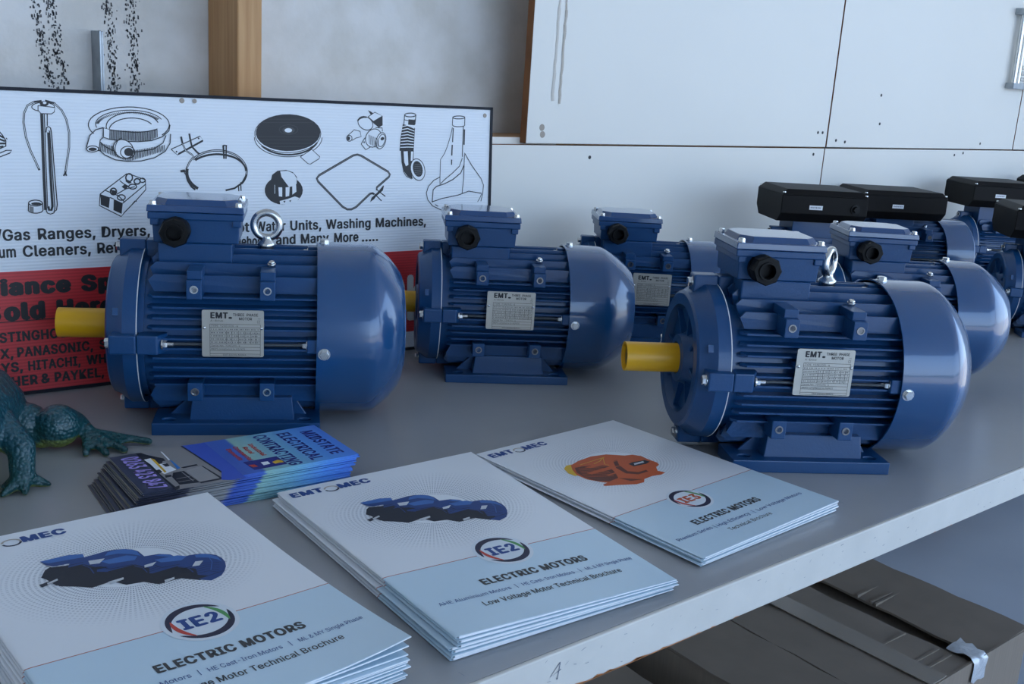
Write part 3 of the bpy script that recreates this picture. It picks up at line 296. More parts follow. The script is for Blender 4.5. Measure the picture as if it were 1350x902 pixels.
 'hotplate': [('F','w',0,[(928.0,296.3),(925.3,288.4),(917.7,281.3),(906.1,275.9),(891.9,272.6),(876.6,271.9),(862.0,273.7),(849.6,277.8),(840.6,283.8),(836.0,290.9),(836.2,298.5),(841.1,305.8),(850.3,312.1),(862.8,316.6),(877.4,318.8),(892.5,318.6),(906.6,315.8),(918.0,310.8),(925.4,304.0),(928.0,296.3)]),('S','k',0.7,[(928.4,297.1),(927.9,293.7),(926.5,290.4),(924.3,287.1),(921.2,284.1),(917.4,281.3),(912.9,278.7),(907.8,276.5),(902.2,274.7),(896.2,273.3),(890.0,272.4),(883.6,271.9),(877.3,271.8),(871.0,272.3),(864.9,273.1),(859.2,274.4),(853.9,276.1),(849.1,278.1),(844.9,280.5),(841.4,283.2),(838.7,286.0),(836.7,289.1),(835.5,292.3),(835.2,295.6)]),('F','w',0,[(897.3,271.9),(913.5,281.5),(924.9,271.2),(909.4,262.5)]),('S','k',0.7,[(897.3,271.9),(913.5,281.5),(924.9,272.1),(923.9,269.5),(911.3,262.5),(907.5,263.4),(897.3,271.9)]),('S','k',1.6,[(921.4,290.5),(919.3,287.9),(916.6,285.3),(913.4,283.0),(909.8,280.9),(905.7,279.1),(901.3,277.5),(896.7,276.2),(891.8,275.3),(886.7,274.7),(881.7,274.4),(876.6,274.4),(871.6,274.8),(866.7,275.5),(862.1,276.6),(857.8,277.9),(853.8,279.5),(850.2,281.4),(847.0,283.5),(844.4,285.7)]),('F','w',0,[(926.3,301.7),(925.1,296.6),(921.9,291.6),(916.6,287.1),(909.7,283.2),(901.4,280.2),(892.1,278.2),(882.4,277.3),(872.7,277.5),(863.4,278.8),(855.0,281.1),(847.8,284.2),(842.1,288.2),(838.3,292.7),(836.4,297.5),(836.5,302.5),(838.6,307.4),(842.6,312.1),(848.4,316.2),(855.7,319.6),(864.2,322.2),(873.5,323.8),(883.1,324.4),(892.8,323.8),(901.9,322.2),(910.1,319.6),(916.9,316.0),(922.1,311.7),(925.2,306.9),(926.3,301.7)]),('S','k',0.7,[(926.7,301.8),(925.5,296.5),(922.2,291.4),(916.9,286.8),(909.9,282.9),(901.5,279.9),(892.2,277.9),(882.4,276.9),(872.6,277.1),(863.3,278.4),(854.8,280.8),(847.5,284.0),(841.8,288.0),(837.9,292.6),(836.0,297.5),(836.1,302.6),(838.3,307.5),(842.3,312.2),(848.2,316.4),(855.5,319.9),(864.0,322.5),(873.4,324.2),(883.2,324.7),(892.9,324.2),(902.1,322.5),(910.3,319.8),(917.2,316.2),(922.4,311.9),(925.6,307.0),(926.7,301.8)]),('F','k',0,[(925.9,302.8),(924.9,298.0),(922.1,293.5),(917.5,289.3),(911.5,285.6),(904.2,282.7),(895.9,280.5),(887.1,279.3),(878.1,278.9),(869.3,279.6),(861.0,281.1),(853.6,283.4),(847.3,286.5),(842.4,290.2),(839.1,294.3),(837.4,298.8),(837.5,303.3),(839.3,307.8),(842.8,312.0),(847.9,315.9),(854.3,319.2),(861.7,321.8),(870.0,323.6),(878.8,324.6),(887.8,324.6),(896.5,323.7),(904.6,321.9),(911.9,319.3),(917.8,315.9),(922.3,311.9),(925.0,307.4),(925.9,302.8)]),('S','g',0.5,[(894.5,306.2),(893.8,304.2),(891.7,302.4),(888.5,301.0),(884.6,300.1),(880.4,299.9),(876.3,300.3),(872.7,301.3),(870.2,302.8),(868.8,304.7),(868.9,306.7),(870.3,308.6),(872.9,310.2),(876.4,311.3),(880.6,311.9),(884.8,311.9),(888.7,311.2),(891.8,309.9),(893.8,308.2),(894.5,306.2)]),('F','g',0,[(890.0,305.4),(889.6,304.1),(888.2,302.8),(886.1,301.8),(883.5,301.2),(880.7,301.1),(878.0,301.3),(875.7,302.1),(874.0,303.1),(873.2,304.4),(873.2,305.8),(874.1,307.1),(875.8,308.2),(878.2,309.0),(880.9,309.4),(883.7,309.4),(886.2,308.9),(888.3,308.0),(889.6,306.8),(890.0,305.4)]),('F','w',0,[(886.3,305.2),(886.0,304.3),(885.2,303.5),(883.9,302.9),(882.4,302.5),(880.7,302.4),(879.0,302.6),(877.6,303.0),(876.6,303.7),(876.0,304.5),(876.1,305.4),(876.6,306.3),(877.7,307.0),(879.1,307.5),(880.8,307.8),(882.5,307.7),(884.0,307.4),(885.3,306.8),(886.1,306.1),(886.3,305.2)]),('S','g',0.35,[(855.5,318.3),(907.1,319.7)]),('S','g',0.35,[(846.4,313.9),(916.5,315.7)]),('S','g',0.35,[(839.8,296.5),(923.0,297.9)]),('S','g',0.35,[(842.4,292.4),(920.1,293.6)]),('S','g',0.35,[(847.7,288.3),(914.3,289.2)]),('S','g',0.35,[(854.8,284.2),(906.7,284.8)])],
 'knob': [('F','k',0,[(900.3,228.9),(899.5,224.6),(897.3,220.5),(893.8,216.9),(889.3,214.0),(883.9,212.0),(877.9,210.8),(871.8,210.7),(865.8,211.6),(860.2,213.4),(855.4,216.0),(851.6,219.4),(849.0,223.2),(847.7,227.4),(847.8,231.6),(849.3,235.8),(852.0,239.5),(856.0,242.7),(860.8,245.3),(866.4,246.9),(872.4,247.6),(878.5,247.4),(884.4,246.1),(889.7,243.9),(894.2,240.9),(897.5,237.3),(899.6,233.2),(900.3,228.9)]),('F','k',0,[(856.0,241.3),(858.0,248.9),(865.4,254.0),(877.4,255.1),(886.7,252.2),(892.2,246.2),(892.4,235.9),(890.0,223.8),(876.8,220.6),(858.4,224.3)]),('F','w',0,[(869.1,253.5),(879.2,253.9),(887.6,250.5),(891.8,244.5),(891.7,237.6),(886.4,234.2),(880.8,233.4),(876.2,239.4),(870.8,246.3)]),('F','w',0,[(866.3,233.0),(871.5,233.0),(871.3,221.0),(866.8,221.6)]),('F','w',0,[(876.3,232.9),(881.9,233.4),(881.0,221.9),(876.1,220.9)]),('F','w',0,[(885.5,235.9),(890.6,240.2),(891.2,227.3),(885.5,223.5)]),('S','w',0.6,[(861.4,236.2),(861.2,225.1)]),('F','w',0,[(867.8,215.6),(878.7,218.0),(889.0,221.2),(895.2,218.9),(889.9,213.4),(880.4,210.5),(868.3,211.3)]),('F','k',0,[(872.7,215.5),(875.8,215.8),(874.5,212.7)]),('F','k',0,[(880.5,215.7),(883.9,216.7),(882.7,213.9)])],
 'valve': [('F','k',0,[(997.3,325.7),(1006.5,332.1),(1018.4,327.1),(1018.5,314.7),(1012.7,311.6),(1004.5,317.0)]),('F','w',0,[(996.3,325.3),(1006.5,331.6),(1018.0,327.0),(1004.5,319.5)]),('S','k',0.7,[(996.3,325.3),(1006.5,331.6),(1018.0,327.0),(1004.5,319.5),(996.3,325.3)]),('F','k',0,[(995.9,334.0),(1001.4,331.9),(1004.4,329.7),(1000.8,327.5)]),('F','w',0,[(1002.3,310.9),(999.6,308.9),(996.0,307.9),(991.9,308.1),(987.8,309.5),(984.4,311.8),(982.0,314.8),(981.0,318.1),(981.5,321.2),(983.5,323.6),(986.6,325.2),(990.5,325.6),(994.7,324.8),(998.5,322.9),(1001.5,320.2),(1003.3,317.0),(1003.5,313.7),(1002.3,310.9)]),('S','k',0.8,[(1002.3,310.9),(1000.0,309.0),(996.8,308.0),(993.2,307.9),(989.5,308.8),(986.1,310.5),(983.4,312.9),(981.6,315.7),(981.0,318.6),(981.6,321.3),(983.3,323.5),(986.1,325.0),(989.4,325.6),(993.1,325.2),(996.8,324.0),(999.9,321.9),(1002.2,319.2),(1003.4,316.3),(1003.5,313.4),(1002.3,310.9)]),('S','k',1.5,[(980.5,319.4),(981.3,320.5),(982.3,321.6),(983.5,322.5),(985.0,323.3),(986.6,323.9),(988.4,324.4),(990.2,324.7),(992.1,324.8),(994.0,324.7)]),('F','w',0,[(965.1,299.5),(973.1,308.4),(981.1,308.6),(985.2,299.0),(972.1,292.6),(966.5,293.8)]),('S','k',0.7,[(965.1,299.5),(973.1,305.8),(975.1,307.9),(984.2,306.0),(985.8,299.0),(978.1,297.1),(972.1,293.9)]),('S','k',0.8,[(972.1,296.7),(971.9,295.4),(971.3,294.3),(970.3,293.4),(969.1,292.9),(967.8,292.8),(966.5,293.0),(965.4,293.7),(964.6,294.7),(964.2,295.9),(964.2,297.2),(964.6,298.4),(965.4,299.4),(966.5,300.1),(967.8,300.4),(969.1,300.3),(970.3,299.9),(971.3,299.0),(971.9,297.9),(972.1,296.7)]),('F','k',0,[(969.3,296.6),(969.2,295.8),(968.8,295.0),(968.3,294.4),(967.6,294.0),(966.9,294.0),(966.2,294.2),(965.6,294.6),(965.2,295.3),(965.0,296.1),(965.0,297.0),(965.2,297.8),(965.6,298.5),(966.2,299.0),(966.9,299.2),(967.7,299.1),(968.3,298.8),(968.8,298.2),(969.2,297.5),(969.3,296.6)]),('F','w',0,[(985.8,289.3),(990.6,295.6),(995.3,299.2),(1001.5,286.8),(992.7,281.8)]),('S','k',0.8,[(985.8,289.3),(990.6,296.4),(996.3,301.0)]),('S','k',0.8,[(985.8,289.3),(992.7,281.8),(1001.5,286.5)]),('F','w',0,[(1015.4,293.4),(1012.8,289.9),(1009.3,287.2),(1005.4,285.7),(1001.3,285.5),(997.6,286.6),(994.7,288.8),(992.8,292.0),(992.2,295.8),(992.9,299.8),(994.9,303.5),(997.9,306.6),(1001.7,308.7),(1005.7,309.6),(1009.7,309.2),(1013.0,307.6),(1015.5,304.8),(1016.8,301.3),(1016.8,297.3),(1015.4,293.4)]),('S','k',0.8,[(1015.4,293.4),(1013.1,290.2),(1010.0,287.7),(1006.5,286.0),(1002.8,285.4),(999.3,285.9),(996.2,287.4),(993.9,289.8),(992.5,292.9),(992.2,296.4),(993.0,300.0),(994.8,303.3),(997.4,306.2),(1000.7,308.3),(1004.4,309.5),(1008.0,309.6),(1011.4,308.6),(1014.1,306.6),(1016.0,303.9),(1016.9,300.5),(1016.7,296.9),(1015.4,293.4)]),('F','w',0,[(1022.9,292.7),(1021.5,289.2),(1019.4,286.4),(1017.0,284.3),(1014.4,283.4),(1012.0,283.6),(1010.0,285.0),(1008.7,287.3),(1008.2,290.4),(1008.4,293.9),(1009.5,297.4),(1011.3,300.6),(1013.5,303.1),(1016.1,304.6),(1018.6,305.0),(1020.8,304.2),(1022.5,302.4),(1023.4,299.6),(1023.6,296.2),(1022.9,292.7)]),('S','k',0.8,[(1022.9,292.7),(1021.6,289.6),(1019.8,286.9),(1017.7,284.8),(1015.4,283.6),(1013.1,283.3),(1011.1,284.0),(1009.5,285.6),(1008.5,288.0),(1008.1,290.9),(1008.5,294.1),(1009.4,297.3),(1011.0,300.2),(1013.0,302.6),(1015.2,304.2),(1017.5,305.0),(1019.7,304.8),(1021.5,303.6),(1022.8,301.6),(1023.5,299.0),(1023.6,295.9),(1022.9,292.7)]),('S','k',0.7,[(1021.7,293.5),(1020.5,290.6),(1018.7,288.2),(1016.8,286.6),(1014.8,286.2),(1013.1,286.8),(1012.0,288.5),(1011.5,291.1),(1011.7,294.0),(1012.6,297.1),(1014.2,299.8),(1016.0,301.8),(1018.0,302.8),(1019.9,302.7),(1021.3,301.5),(1022.2,299.4),(1022.3,296.6),(1021.7,293.5)]),('F','k',0,[(1020.8,298.3),(1021.1,297.1),(1020.4,295.8),(1019.0,294.9),(1017.3,294.6),(1015.9,295.0),(1015.2,296.1),(1015.4,297.4),(1016.5,298.5),(1018.1,299.1),(1019.7,299.0),(1020.8,298.3)]),('F','k',0,[(991.2,291.7),(990.9,290.6),(990.0,290.3),(989.3,291.0),(989.3,292.3),(990.0,293.0),(990.9,292.8),(991.2,291.7)]),('S','k',0.8,[(1007.6,311.5),(1017.9,311.1),(1018.1,306.7)]),('S','k',0.5,[(997.3,301.9),(998.4,289.5)]),('S','k',0.5,[(999.2,301.2),(1000.2,288.6)]),('S','k',0.5,[(1001.0,300.5),(1002.1,287.7)]),('S','k',0.5,[(1002.9,299.8),(1003.9,286.9)]),('S','k',0.5,[(1004.7,299.2),(1005.8,286.0)]),('S','k',0.5,[(1006.6,298.5),(1007.6,285.1)]),('S','k',0.5,[(1008.4,297.8),(1009.5,284.3)]),('S','k',0.5,[(1010.3,297.1),(1011.3,283.4)])],
 'element': [('S','k',2.1,[(1009.8,227.5),(1009.8,231.5),(1028.6,245.6),(1030.1,248.8),(1027.5,252.5),(985.8,273.9),(980.1,275.3),(974.0,274.2),(923.7,248.1),(920.4,244.0),(922.2,240.0),(957.8,206.4),(964.8,202.7),(970.8,202.6),(978.0,205.5),(999.5,223.2),(1003.6,223.6),(1005.7,222.2)]),('S','g',0.7,[(1009.8,229.4),(1010.2,231.5),(1028.6,245.6),(1029.9,248.8),(1027.5,252.3),(985.8,273.7),(980.1,275.1),(974.0,274.0),(923.7,248.0),(920.5,244.0),(922.2,240.1),(957.8,206.6),(964.8,202.9),(970.8,202.7),(978.0,205.7),(999.5,223.3)]),('F','k',0,[(999.5,211.7),(1001.6,217.7),(1010.9,224.8),(1019.2,232.9),(1020.9,233.8),(1019.3,227.4),(1008.8,219.4),(1005.7,215.8)]),('S','k',1,[(1005.7,223.1),(1017.2,213.2)]),('S','k',1,[(1010.9,227.5),(1023.1,219.2)]),('S','k',0.8,[(1012.6,225.7),(1020.3,233.8)])],
 'bellows': [('S','k',0.9,[(1070.8,329.9),(1070.3,329.1),(1068.9,328.3),(1066.7,327.7),(1064.0,327.3),(1061.0,327.1),(1058.2,327.2),(1055.7,327.6),(1053.9,328.2),(1052.9,329.0),(1052.9,329.8),(1053.9,330.6),(1055.7,331.3),(1058.1,331.8),(1061.0,332.1),(1064.0,332.2),(1066.7,331.9),(1068.9,331.4),(1070.3,330.7),(1070.8,329.9)]),('S','k',0.9,[(1052.8,329.4),(1051.8,317.3)]),('S','k',0.9,[(1070.8,329.9),(1069.4,316.8)]),('F','k',0,[(1059.0,323.8),(1069.4,323.2),(1069.0,315.9),(1058.3,316.5)]),('S','k',0.7,[(1070.6,324.5),(1070.1,323.7),(1068.4,323.0),(1065.9,322.5),(1062.8,322.1),(1059.6,322.0),(1056.5,322.2),(1054.0,322.6),(1052.4,323.2),(1051.8,324.0)]),('F','k',0,[(1050.1,317.3),(1069.5,312.3),(1067.7,281.2),(1045.1,281.0),(1046.5,298.2)]),('S','w',1.1,[(1048.9,313.6),(1057.6,315.4),(1068.6,311.7)]),('S','w',1.1,[(1048.5,309.6),(1057.7,311.3),(1068.5,308.1)]),('S','w',1.1,[(1048.1,305.7),(1057.7,307.1),(1068.3,304.4)]),('S','w',1.1,[(1047.7,301.7),(1057.7,303.0),(1068.1,300.8)]),('S','w',1.1,[(1047.3,297.7),(1057.8,298.8),(1067.9,297.1)]),('S','w',1.1,[(1046.9,293.7),(1057.8,294.6),(1067.7,293.5)]),('S','w',1.1,[(1046.5,289.7),(1057.9,290.4),(1067.6,289.8)]),('S','w',1.1,[(1046.1,285.7),(1057.9,286.2),(1067.4,286.2)]),('F','k',0,[(1047.2,281.0),(1068.1,281.2),(1067.4,267.5),(1064.7,250.9),(1066.3,242.6),(1058.3,246.3),(1051.1,254.6),(1048.4,265.6)]),('F','w',0,[(1051.5,280.2),(1058.0,280.6),(1059.2,261.9),(1055.3,260.1),(1052.7,265.6)]),('F','w',0,[(1063.3,280.3),(1067.2,280.3),(1066.1,267.5),(1063.0,267.4)]),('F','w',0,[(1085.6,257.5),(1086.3,253.4),(1086.1,249.4),(1085.0,245.9),(1083.1,243.2),(1080.6,241.3),(1077.6,240.5),(1074.5,240.8),(1071.3,242.2),(1068.4,244.6),(1065.9,247.8),(1064.1,251.5),(1063.0,255.5),(1062.8,259.5),(1063.5,263.3),(1065.0,266.4),(1067.1,268.7),(1069.9,270.1),(1072.9,270.4),(1076.1,269.6),(1079.2,267.7),(1082.0,264.9),(1084.2,261.4),(1085.6,257.5)]),('S','k',0.8,[(1085.6,257.5),(1086.3,253.4),(1086.1,249.4),(1085.0,245.9),(1083.1,243.2),(1080.6,241.3),(1077.6,240.5),(1074.5,240.8),(1071.3,242.2),(1068.4,244.6),(1065.9,247.8),(1064.1,251.5),(1063.0,255.5),(1062.8,259.5),(1063.5,263.3),(1065.0,266.4),(1067.1,268.7),(1069.9,270.1),(1072.9,270.4),(1076.1,269.6),(1079.2,267.7),(1082.0,264.9),(1084.2,261.4),(1085.6,257.5)]),('F','k',0,[(1082.2,257.8),(1082.7,254.2),(1082.3,250.8),(1081.1,248.0),(1079.2,246.2),(1076.7,245.5),(1074.0,245.9),(1071.4,247.5),(1069.1,250.0),(1067.4,253.3),(1066.5,256.8),(1066.4,260.3),(1067.2,263.4),(1068.8,265.8),(1071.0,267.1),(1073.6,267.3),(1076.3,266.2),(1078.8,264.2),(1080.8,261.3),(1082.2,257.8)]),('S','k',0.7,[(1051.1,253.7),(1056.1,246.3),(1064.8,242.6)]),('S','g',0.4,[(1069.0,261.9),(1079.9,262.9)]),('S','g',0.4,[(1069.0,259.4),(1079.9,260.3)]),('S','g',0.4,[(1069.0,256.8),(1079.9,257.7)]),('S','g',0.4,[(1069.1,254.2),(1080.0,255.1)]),('S','g',0.4,[(1069.1,251.6),(1080.0,252.5)]),('S','g',0.4,[(1069.1,249.0),(1080.0,249.9)])],
 'funnel': [('S','k',0.9,[(1152.0,328.9),(1151.5,328.2),(1149.9,327.6),(1147.4,327.1),(1144.3,326.7),(1140.9,326.6),(1137.6,326.6),(1134.8,326.9),(1132.7,327.4),(1131.6,328.0),(1131.6,328.7),(1132.7,329.3),(1134.7,329.9),(1137.5,330.4),(1140.8,330.6),(1144.2,330.7),(1147.3,330.5),(1149.8,330.1),(1151.4,329.6),(1152.0,328.9)]),('S','k',0.8,[(1131.5,328.3),(1131.0,317.4),(1131.5,317.4),(1132.5,316.6),(1135.3,316.0),(1139.5,315.7),(1144.0,315.9),(1148.2,316.3),(1151.0,317.0),(1152.0,317.9),(1152.0,328.9)]),('S','k',0.7,[(1131.1,314.6),(1129.0,305.2),(1124.0,290.2),(1118.6,278.0),(1112.0,269.5),(1111.5,243.2),(1111.7,233.8)]),('S','k',1.1,[(1132.7,313.7),(1131.9,294.0)]),('S','k',1.4,[(1131.3,290.3),(1130.9,275.3)]),('S','k',1.2,[(1130.8,269.6),(1130.7,262.1)]),('S','k',0.8,[(1149.8,315.9),(1149.3,294.3),(1148.9,273.5)]),('S','k',1.5,[(1151.7,312.2),(1151.5,290.6)]),('S','k',0.8,[(1152.5,279.2),(1165.0,262.1),(1182.1,242.9),(1187.1,233.1),(1186.0,221.4),(1183.0,209.8)]),('S','k',0.8,[(1148.9,271.6),(1144.1,260.2),(1132.8,250.7),(1119.3,241.3),(1112.6,235.7)]),('S','k',1.0,[(1152.2,262.1),(1146.6,250.7),(1133.0,241.2),(1119.4,235.6),(1105.9,232.0),(1100.3,227.3),(1099.0,209.4)]),('S','k',0.8,[(1152.5,277.3),(1151.9,243.0),(1149.6,221.9)]),('S','k',0.9,[(1099.0,210.4),(1115.2,214.8),(1142.7,219.2),(1161.2,224.7),(1183.9,221.1)]),('S','k',0.8,[(1111.5,245.1),(1101.3,240.5),(1092.5,232.1),(1089.0,222.8),(1091.6,213.3),(1099.6,204.7),(1115.5,198.0)]),('S','k',0.7,[(1183.9,220.5),(1180.5,213.7),(1177.0,208.9)]),('S','k',0.8,[(1104.0,206.5),(1109.0,203.9)])],
}
IE2_ART = [('F','n',0,[(51.9,72.9),(55.7,70.4),(67.7,73.6),(86.7,87.7),(104.0,101.7),(131.6,119.4),(147.6,134.8),(145.7,142.4),(136.3,141.9),(126.3,132.5),(109.6,133.2),(102.3,124.6),(90.6,122.8),(84.2,112.5),(69.8,115.1),(61.4,107.9),(52.3,101.9),(49.6,90.5),(46.0,82.9)]),('F','b',0,[(71.1,67.9),(79.7,67.1),(97.4,64.9),(105.1,65.8),(110.4,67.8),(115.5,71.9),(117.9,77.0),(118.3,86.9),(128.8,88.5),(135.5,93.5),(138.0,102.2),(146.8,101.5),(154.1,103.0),(159.9,106.7),(163.7,110.9),(165.2,117.6),(164.4,124.5),(161.5,131.8),(156.3,139.2),(144.7,139.0),(132.3,128.4),(118.3,119.8),(100.5,107.1),(82.6,94.4),(62.9,84.3)]),('F','b',0,[(135.8,140.2),(159.1,135.6),(152.5,143.0),(142.8,146.6)]),('S','n',0.5,[(138.5,139.5),(157.5,137.0)]),('F','n',0,[(57.1,77.7),(77.0,76.9),(83.5,87.5),(75.2,106.4),(62.1,106.9),(50.6,99.6),(47.3,83.6)]),('F','n',0,[(87.5,96.9),(107.5,96.1),(113.8,106.7),(107.3,122.8),(91.3,121.7),(82.5,110.1)]),('F','n',0,[(112.9,115.6),(132.1,113.8),(141.4,124.4),(137.2,138.1),(126.3,132.5),(110.7,131.6)]),('S','b',0.9,[(76.4,78.0),(79.1,85.3),(78.3,95.1)]),('S','b',0.9,[(106.4,97.8),(110.2,104.1),(110.0,112.7)]),('S','b',0.9,[(131.8,115.2),(137.3,120.8),(137.6,128.2)]),('S','n',0.45,[(134.8,119.6),(150.2,118.7),(160.0,123.7)]),('S','n',0.45,[(134.8,122.5),(149.6,122.1),(158.3,127.2)]),('S','n',0.45,[(134.9,125.4),(149.0,125.4),(156.6,130.7)]),('S','n',0.45,[(134.9,128.3),(148.4,128.7),(154.9,134.2)]),('S','n',0.45,[(134.9,131.2),(147.8,132.0),(153.2,137.6)]),('S','n',0.45,[(76.8,82.6),(91.5,79.8)]),('S','n',0.45,[(77.7,85.3),(91.6,82.9)]),('S','n',0.45,[(78.7,88.0),(91.7,85.9)]),('S','n',0.45,[(79.7,90.7),(91.8,88.9)]),('S','n',0.45,[(104.7,105.7),(120.2,101.9)]),('S','n',0.45,[(105.4,108.2),(120.2,104.9)]),('S','n',0.45,[(106.0,110.7),(120.3,107.8)]),('S','n',0.45,[(106.7,113.2),(120.3,110.7)]),('F','l',0,[(53.2,58.0),(72.4,57.4),(82.6,61.1),(81.6,66.6),(57.3,63.8)]),('F','b',0,[(53.2,58.0),(57.3,63.8),(81.6,66.6),(79.3,72.1),(58.8,70.5),(54.7,65.4)]),('S','n',0.6,[(54.5,66.8),(58.1,73.8),(77.9,74.4)]),('F','l',0,[(88.7,79.1),(108.1,79.4),(114.0,84.7),(110.1,89.4),(92.5,86.2)]),('F','b',0,[(88.7,79.1),(92.5,86.2),(110.1,89.4),(107.9,93.4),(90.6,91.9),(87.4,86.6)]),('S','n',0.6,[(86.8,88.5),(89.7,94.4),(106.5,95.6)]),('F','l',0,[(122.1,96.3),(139.4,97.7),(144.4,102.5),(138.3,106.8),(124.6,102.7)]),('F','b',0,[(122.1,96.3),(124.6,102.7),(138.3,106.8),(135.9,110.0),(122.6,108.3),(120.3,102.7)]),('S','n',0.6,[(118.9,104.9),(121.7,110.7),(134.5,112.1)]),('F','l',0,[(98.3,67.7),(105.5,66.8),(110.1,68.4),(115.1,72.5),(116.8,77.2),(116.4,85.2),(111.7,79.0),(103.7,73.4),(94.4,72.4)]),('F','l',0,[(124.8,89.5),(131.4,90.6),(135.3,94.8),(136.3,99.8),(128.7,93.7)]),('F','l',0,[(150.1,103.9),(155.4,104.4),(159.7,108.1),(163.1,114.3),(162.5,123.5),(161.2,118.5),(157.4,112.9),(149.2,107.9)]),('S','l',0.5,[(157.4,112.9),(156.1,120.3),(149.7,131.6)]),('F','s',0,[(81.9,74.2),(93.1,76.2),(87.0,82.0),(80.8,80.3)]),('F','s',0,[(112.6,100.9),(122.1,99.9),(117.0,104.7),(111.2,104.6)]),('F','s',0,[(146.0,113.6),(151.6,115.1),(145.8,120.9),(140.7,119.7)]),('F','n',0,[(41.4,93.5),(55.2,89.1),(54.5,93.0),(41.9,98.0)]),('F','s',0,[(46.6,93.3),(54.6,90.2),(54.2,92.9),(46.3,96.0)]),('F','s',0,[(81.6,112.6),(93.1,111.3),(92.1,114.3),(81.6,116.8)]),('F','s',0,[(115.2,129.7),(123.0,128.7),(121.9,131.7),(114.3,133.5)])]
IE3_ART = [('F','y',0,[(47.0,82.9),(55.6,77.5),(62.2,78.0),(62.7,83.7),(47.1,103.6),(43.1,103.2),(41.9,94.7)]),('F','o',0,[(60.4,79.4),(76.3,74.6),(96.8,72.6),(115.4,77.3),(129.6,90.8),(138.6,93.8),(143.3,101.6),(142.2,113.3),(142.6,124.6),(139.3,130.4),(131.5,132.9),(124.3,141.0),(127.5,148.6),(119.2,150.4),(108.2,147.6),(95.4,148.5),(88.3,154.3),(78.3,153.4),(61.3,144.5),(47.8,138.6),(49.5,134.9),(56.7,134.3),(52.3,128.2),(46.4,117.0),(45.9,102.6),(52.5,89.5)]),('F','d',0,[(58.4,86.9),(69.2,88.3),(86.7,95.5),(91.3,104.2),(83.8,119.7),(75.4,131.5),(60.3,133.0),(51.0,125.3),(47.7,111.5),(50.3,98.2)]),('F','d',0,[(106.2,95.9),(112.9,95.2),(103.1,107.3),(97.3,124.2),(104.7,132.2),(116.2,132.6),(114.8,136.8),(99.9,136.5),(91.2,127.6),(94.0,111.4)]),('F','d',0,[(75.4,131.5),(86.5,142.1),(94.1,148.6),(79.4,144.4)]),('F','n',0,[(113.7,110.5),(121.1,109.3),(137.1,112.4),(138.3,118.8),(129.7,120.9),(113.0,118.6)]),('F','s',0,[(119.7,112.7),(133.3,113.5),(131.6,116.7),(117.0,116.1)]),('S','y',0.8,[(69.1,84.0),(88.2,83.1),(107.9,82.2)]),('S','y',0.8,[(83.1,90.3),(94.9,87.8),(101.2,84.1),(105.2,82.5)]),('S','y',0.6,[(105.2,82.5),(92.3,96.8),(93.9,101.8)]),('S','o',0.8,[(59.8,91.1),(86.8,102.0)]),('S','o',0.8,[(57.8,94.3),(84.9,105.9)]),('S','o',0.8,[(55.8,97.6),(83.0,109.8)]),('S','o',0.8,[(53.9,100.8),(81.1,113.7)]),('S','o',0.8,[(51.9,104.0),(79.3,117.5)]),('S','o',0.8,[(50.0,107.2),(77.4,121.3)]),('S','o',0.8,[(48.1,110.3),(75.6,125.1)])]
LEAF_ART = [('F','e',0,[(24.4,-0.2),(67.8,0.0),(77.7,102.8),(27.1,102.6)]),('F','n',0,[(24.4,-0.2),(29.5,0.8),(32.0,8.3),(42.7,24.2),(27.0,58.9),(29.1,102.4),(26.3,102.2)]),('F','w',0,[(25.9,19.8),(32.7,18.5),(34.5,36.7),(40.4,36.7),(43.3,57.0),(30.6,62.6),(27.4,49.3),(27.5,34.3)]),('F','y',0,[(32.3,18.2),(34.6,23.1),(34.0,58.1),(31.8,59.1)]),('F','n',0,[(36.9,20.8),(42.7,24.2),(42.4,31.0),(37.5,30.9)]),('F','n',0,[(36.6,37.9),(41.5,38.0),(41.3,45.7),(37.3,45.8)]),('F','n',0,[(24.9,51.1),(30.3,49.3),(30.8,56.2),(26.9,59.4)]),('F','w',0,[(46.2,5.5),(47.2,7.5),(46.8,30.0),(45.1,31.8)]),('F','c',0,[(46.4,29.7),(47.5,33.9),(48.1,54.7),(44.4,56.6)]),('F','n',0,[(48.6,53.4),(63.9,52.0),(64.1,55.6),(50.4,56.8)]),('F','h',0,[(50.2,62.7),(66.2,58.5),(69.8,94.1),(51.7,96.1)]),('F','n',0,[(66.2,58.5),(67.4,59.2),(72.6,97.5),(51.0,98.2),(50.3,94.6),(69.8,94.1)]),('F','n',0,[(38.2,62.9),(48.1,63.1),(50.9,95.6),(33.4,92.8),(33.9,72.6)]),('S','h',0.6,[(35.7,78.5),(48.6,78.2)]),('S','h',0.6,[(34.8,86.4),(49.3,86.7)]),('S','h',0.6,[(45.5,64.9),(47.1,90.1)]),('F','n',0,[(29.7,65.3),(34.9,66.8),(34.3,71.3),(28.4,71.8)]),('F','n',0,[(28.1,95.7),(33.0,94.1),(30.3,101.6),(27.8,100.7)]),('F','u',0,[(67.8,0.0),(90.9,1.1),(91.3,80.7),(81.1,104.8),(77.7,102.8)]),('F','n',0,[(67.6,-0.1),(69.4,0.9),(79.5,101.6),(77.7,102.8)]),('F','v',0,[(103.1,67.2),(137.3,66.8),(138.4,89.6),(104.7,90.3)]),('F','w',0,[(117.5,74.8),(124.4,75.3),(124.1,82.0),(117.0,83.1)]),('F','y',0,[(127.3,78.7),(134.3,75.7),(137.2,79.1),(137.0,84.3),(131.7,83.6),(128.0,84.3)]),('F','r',0,[(104.6,75.9),(110.3,77.5),(111.5,83.3),(106.5,83.7)]),('F','u',0,[(89.7,48.7),(69.5,98.7),(77.4,103.5),(90.9,103.8)])]

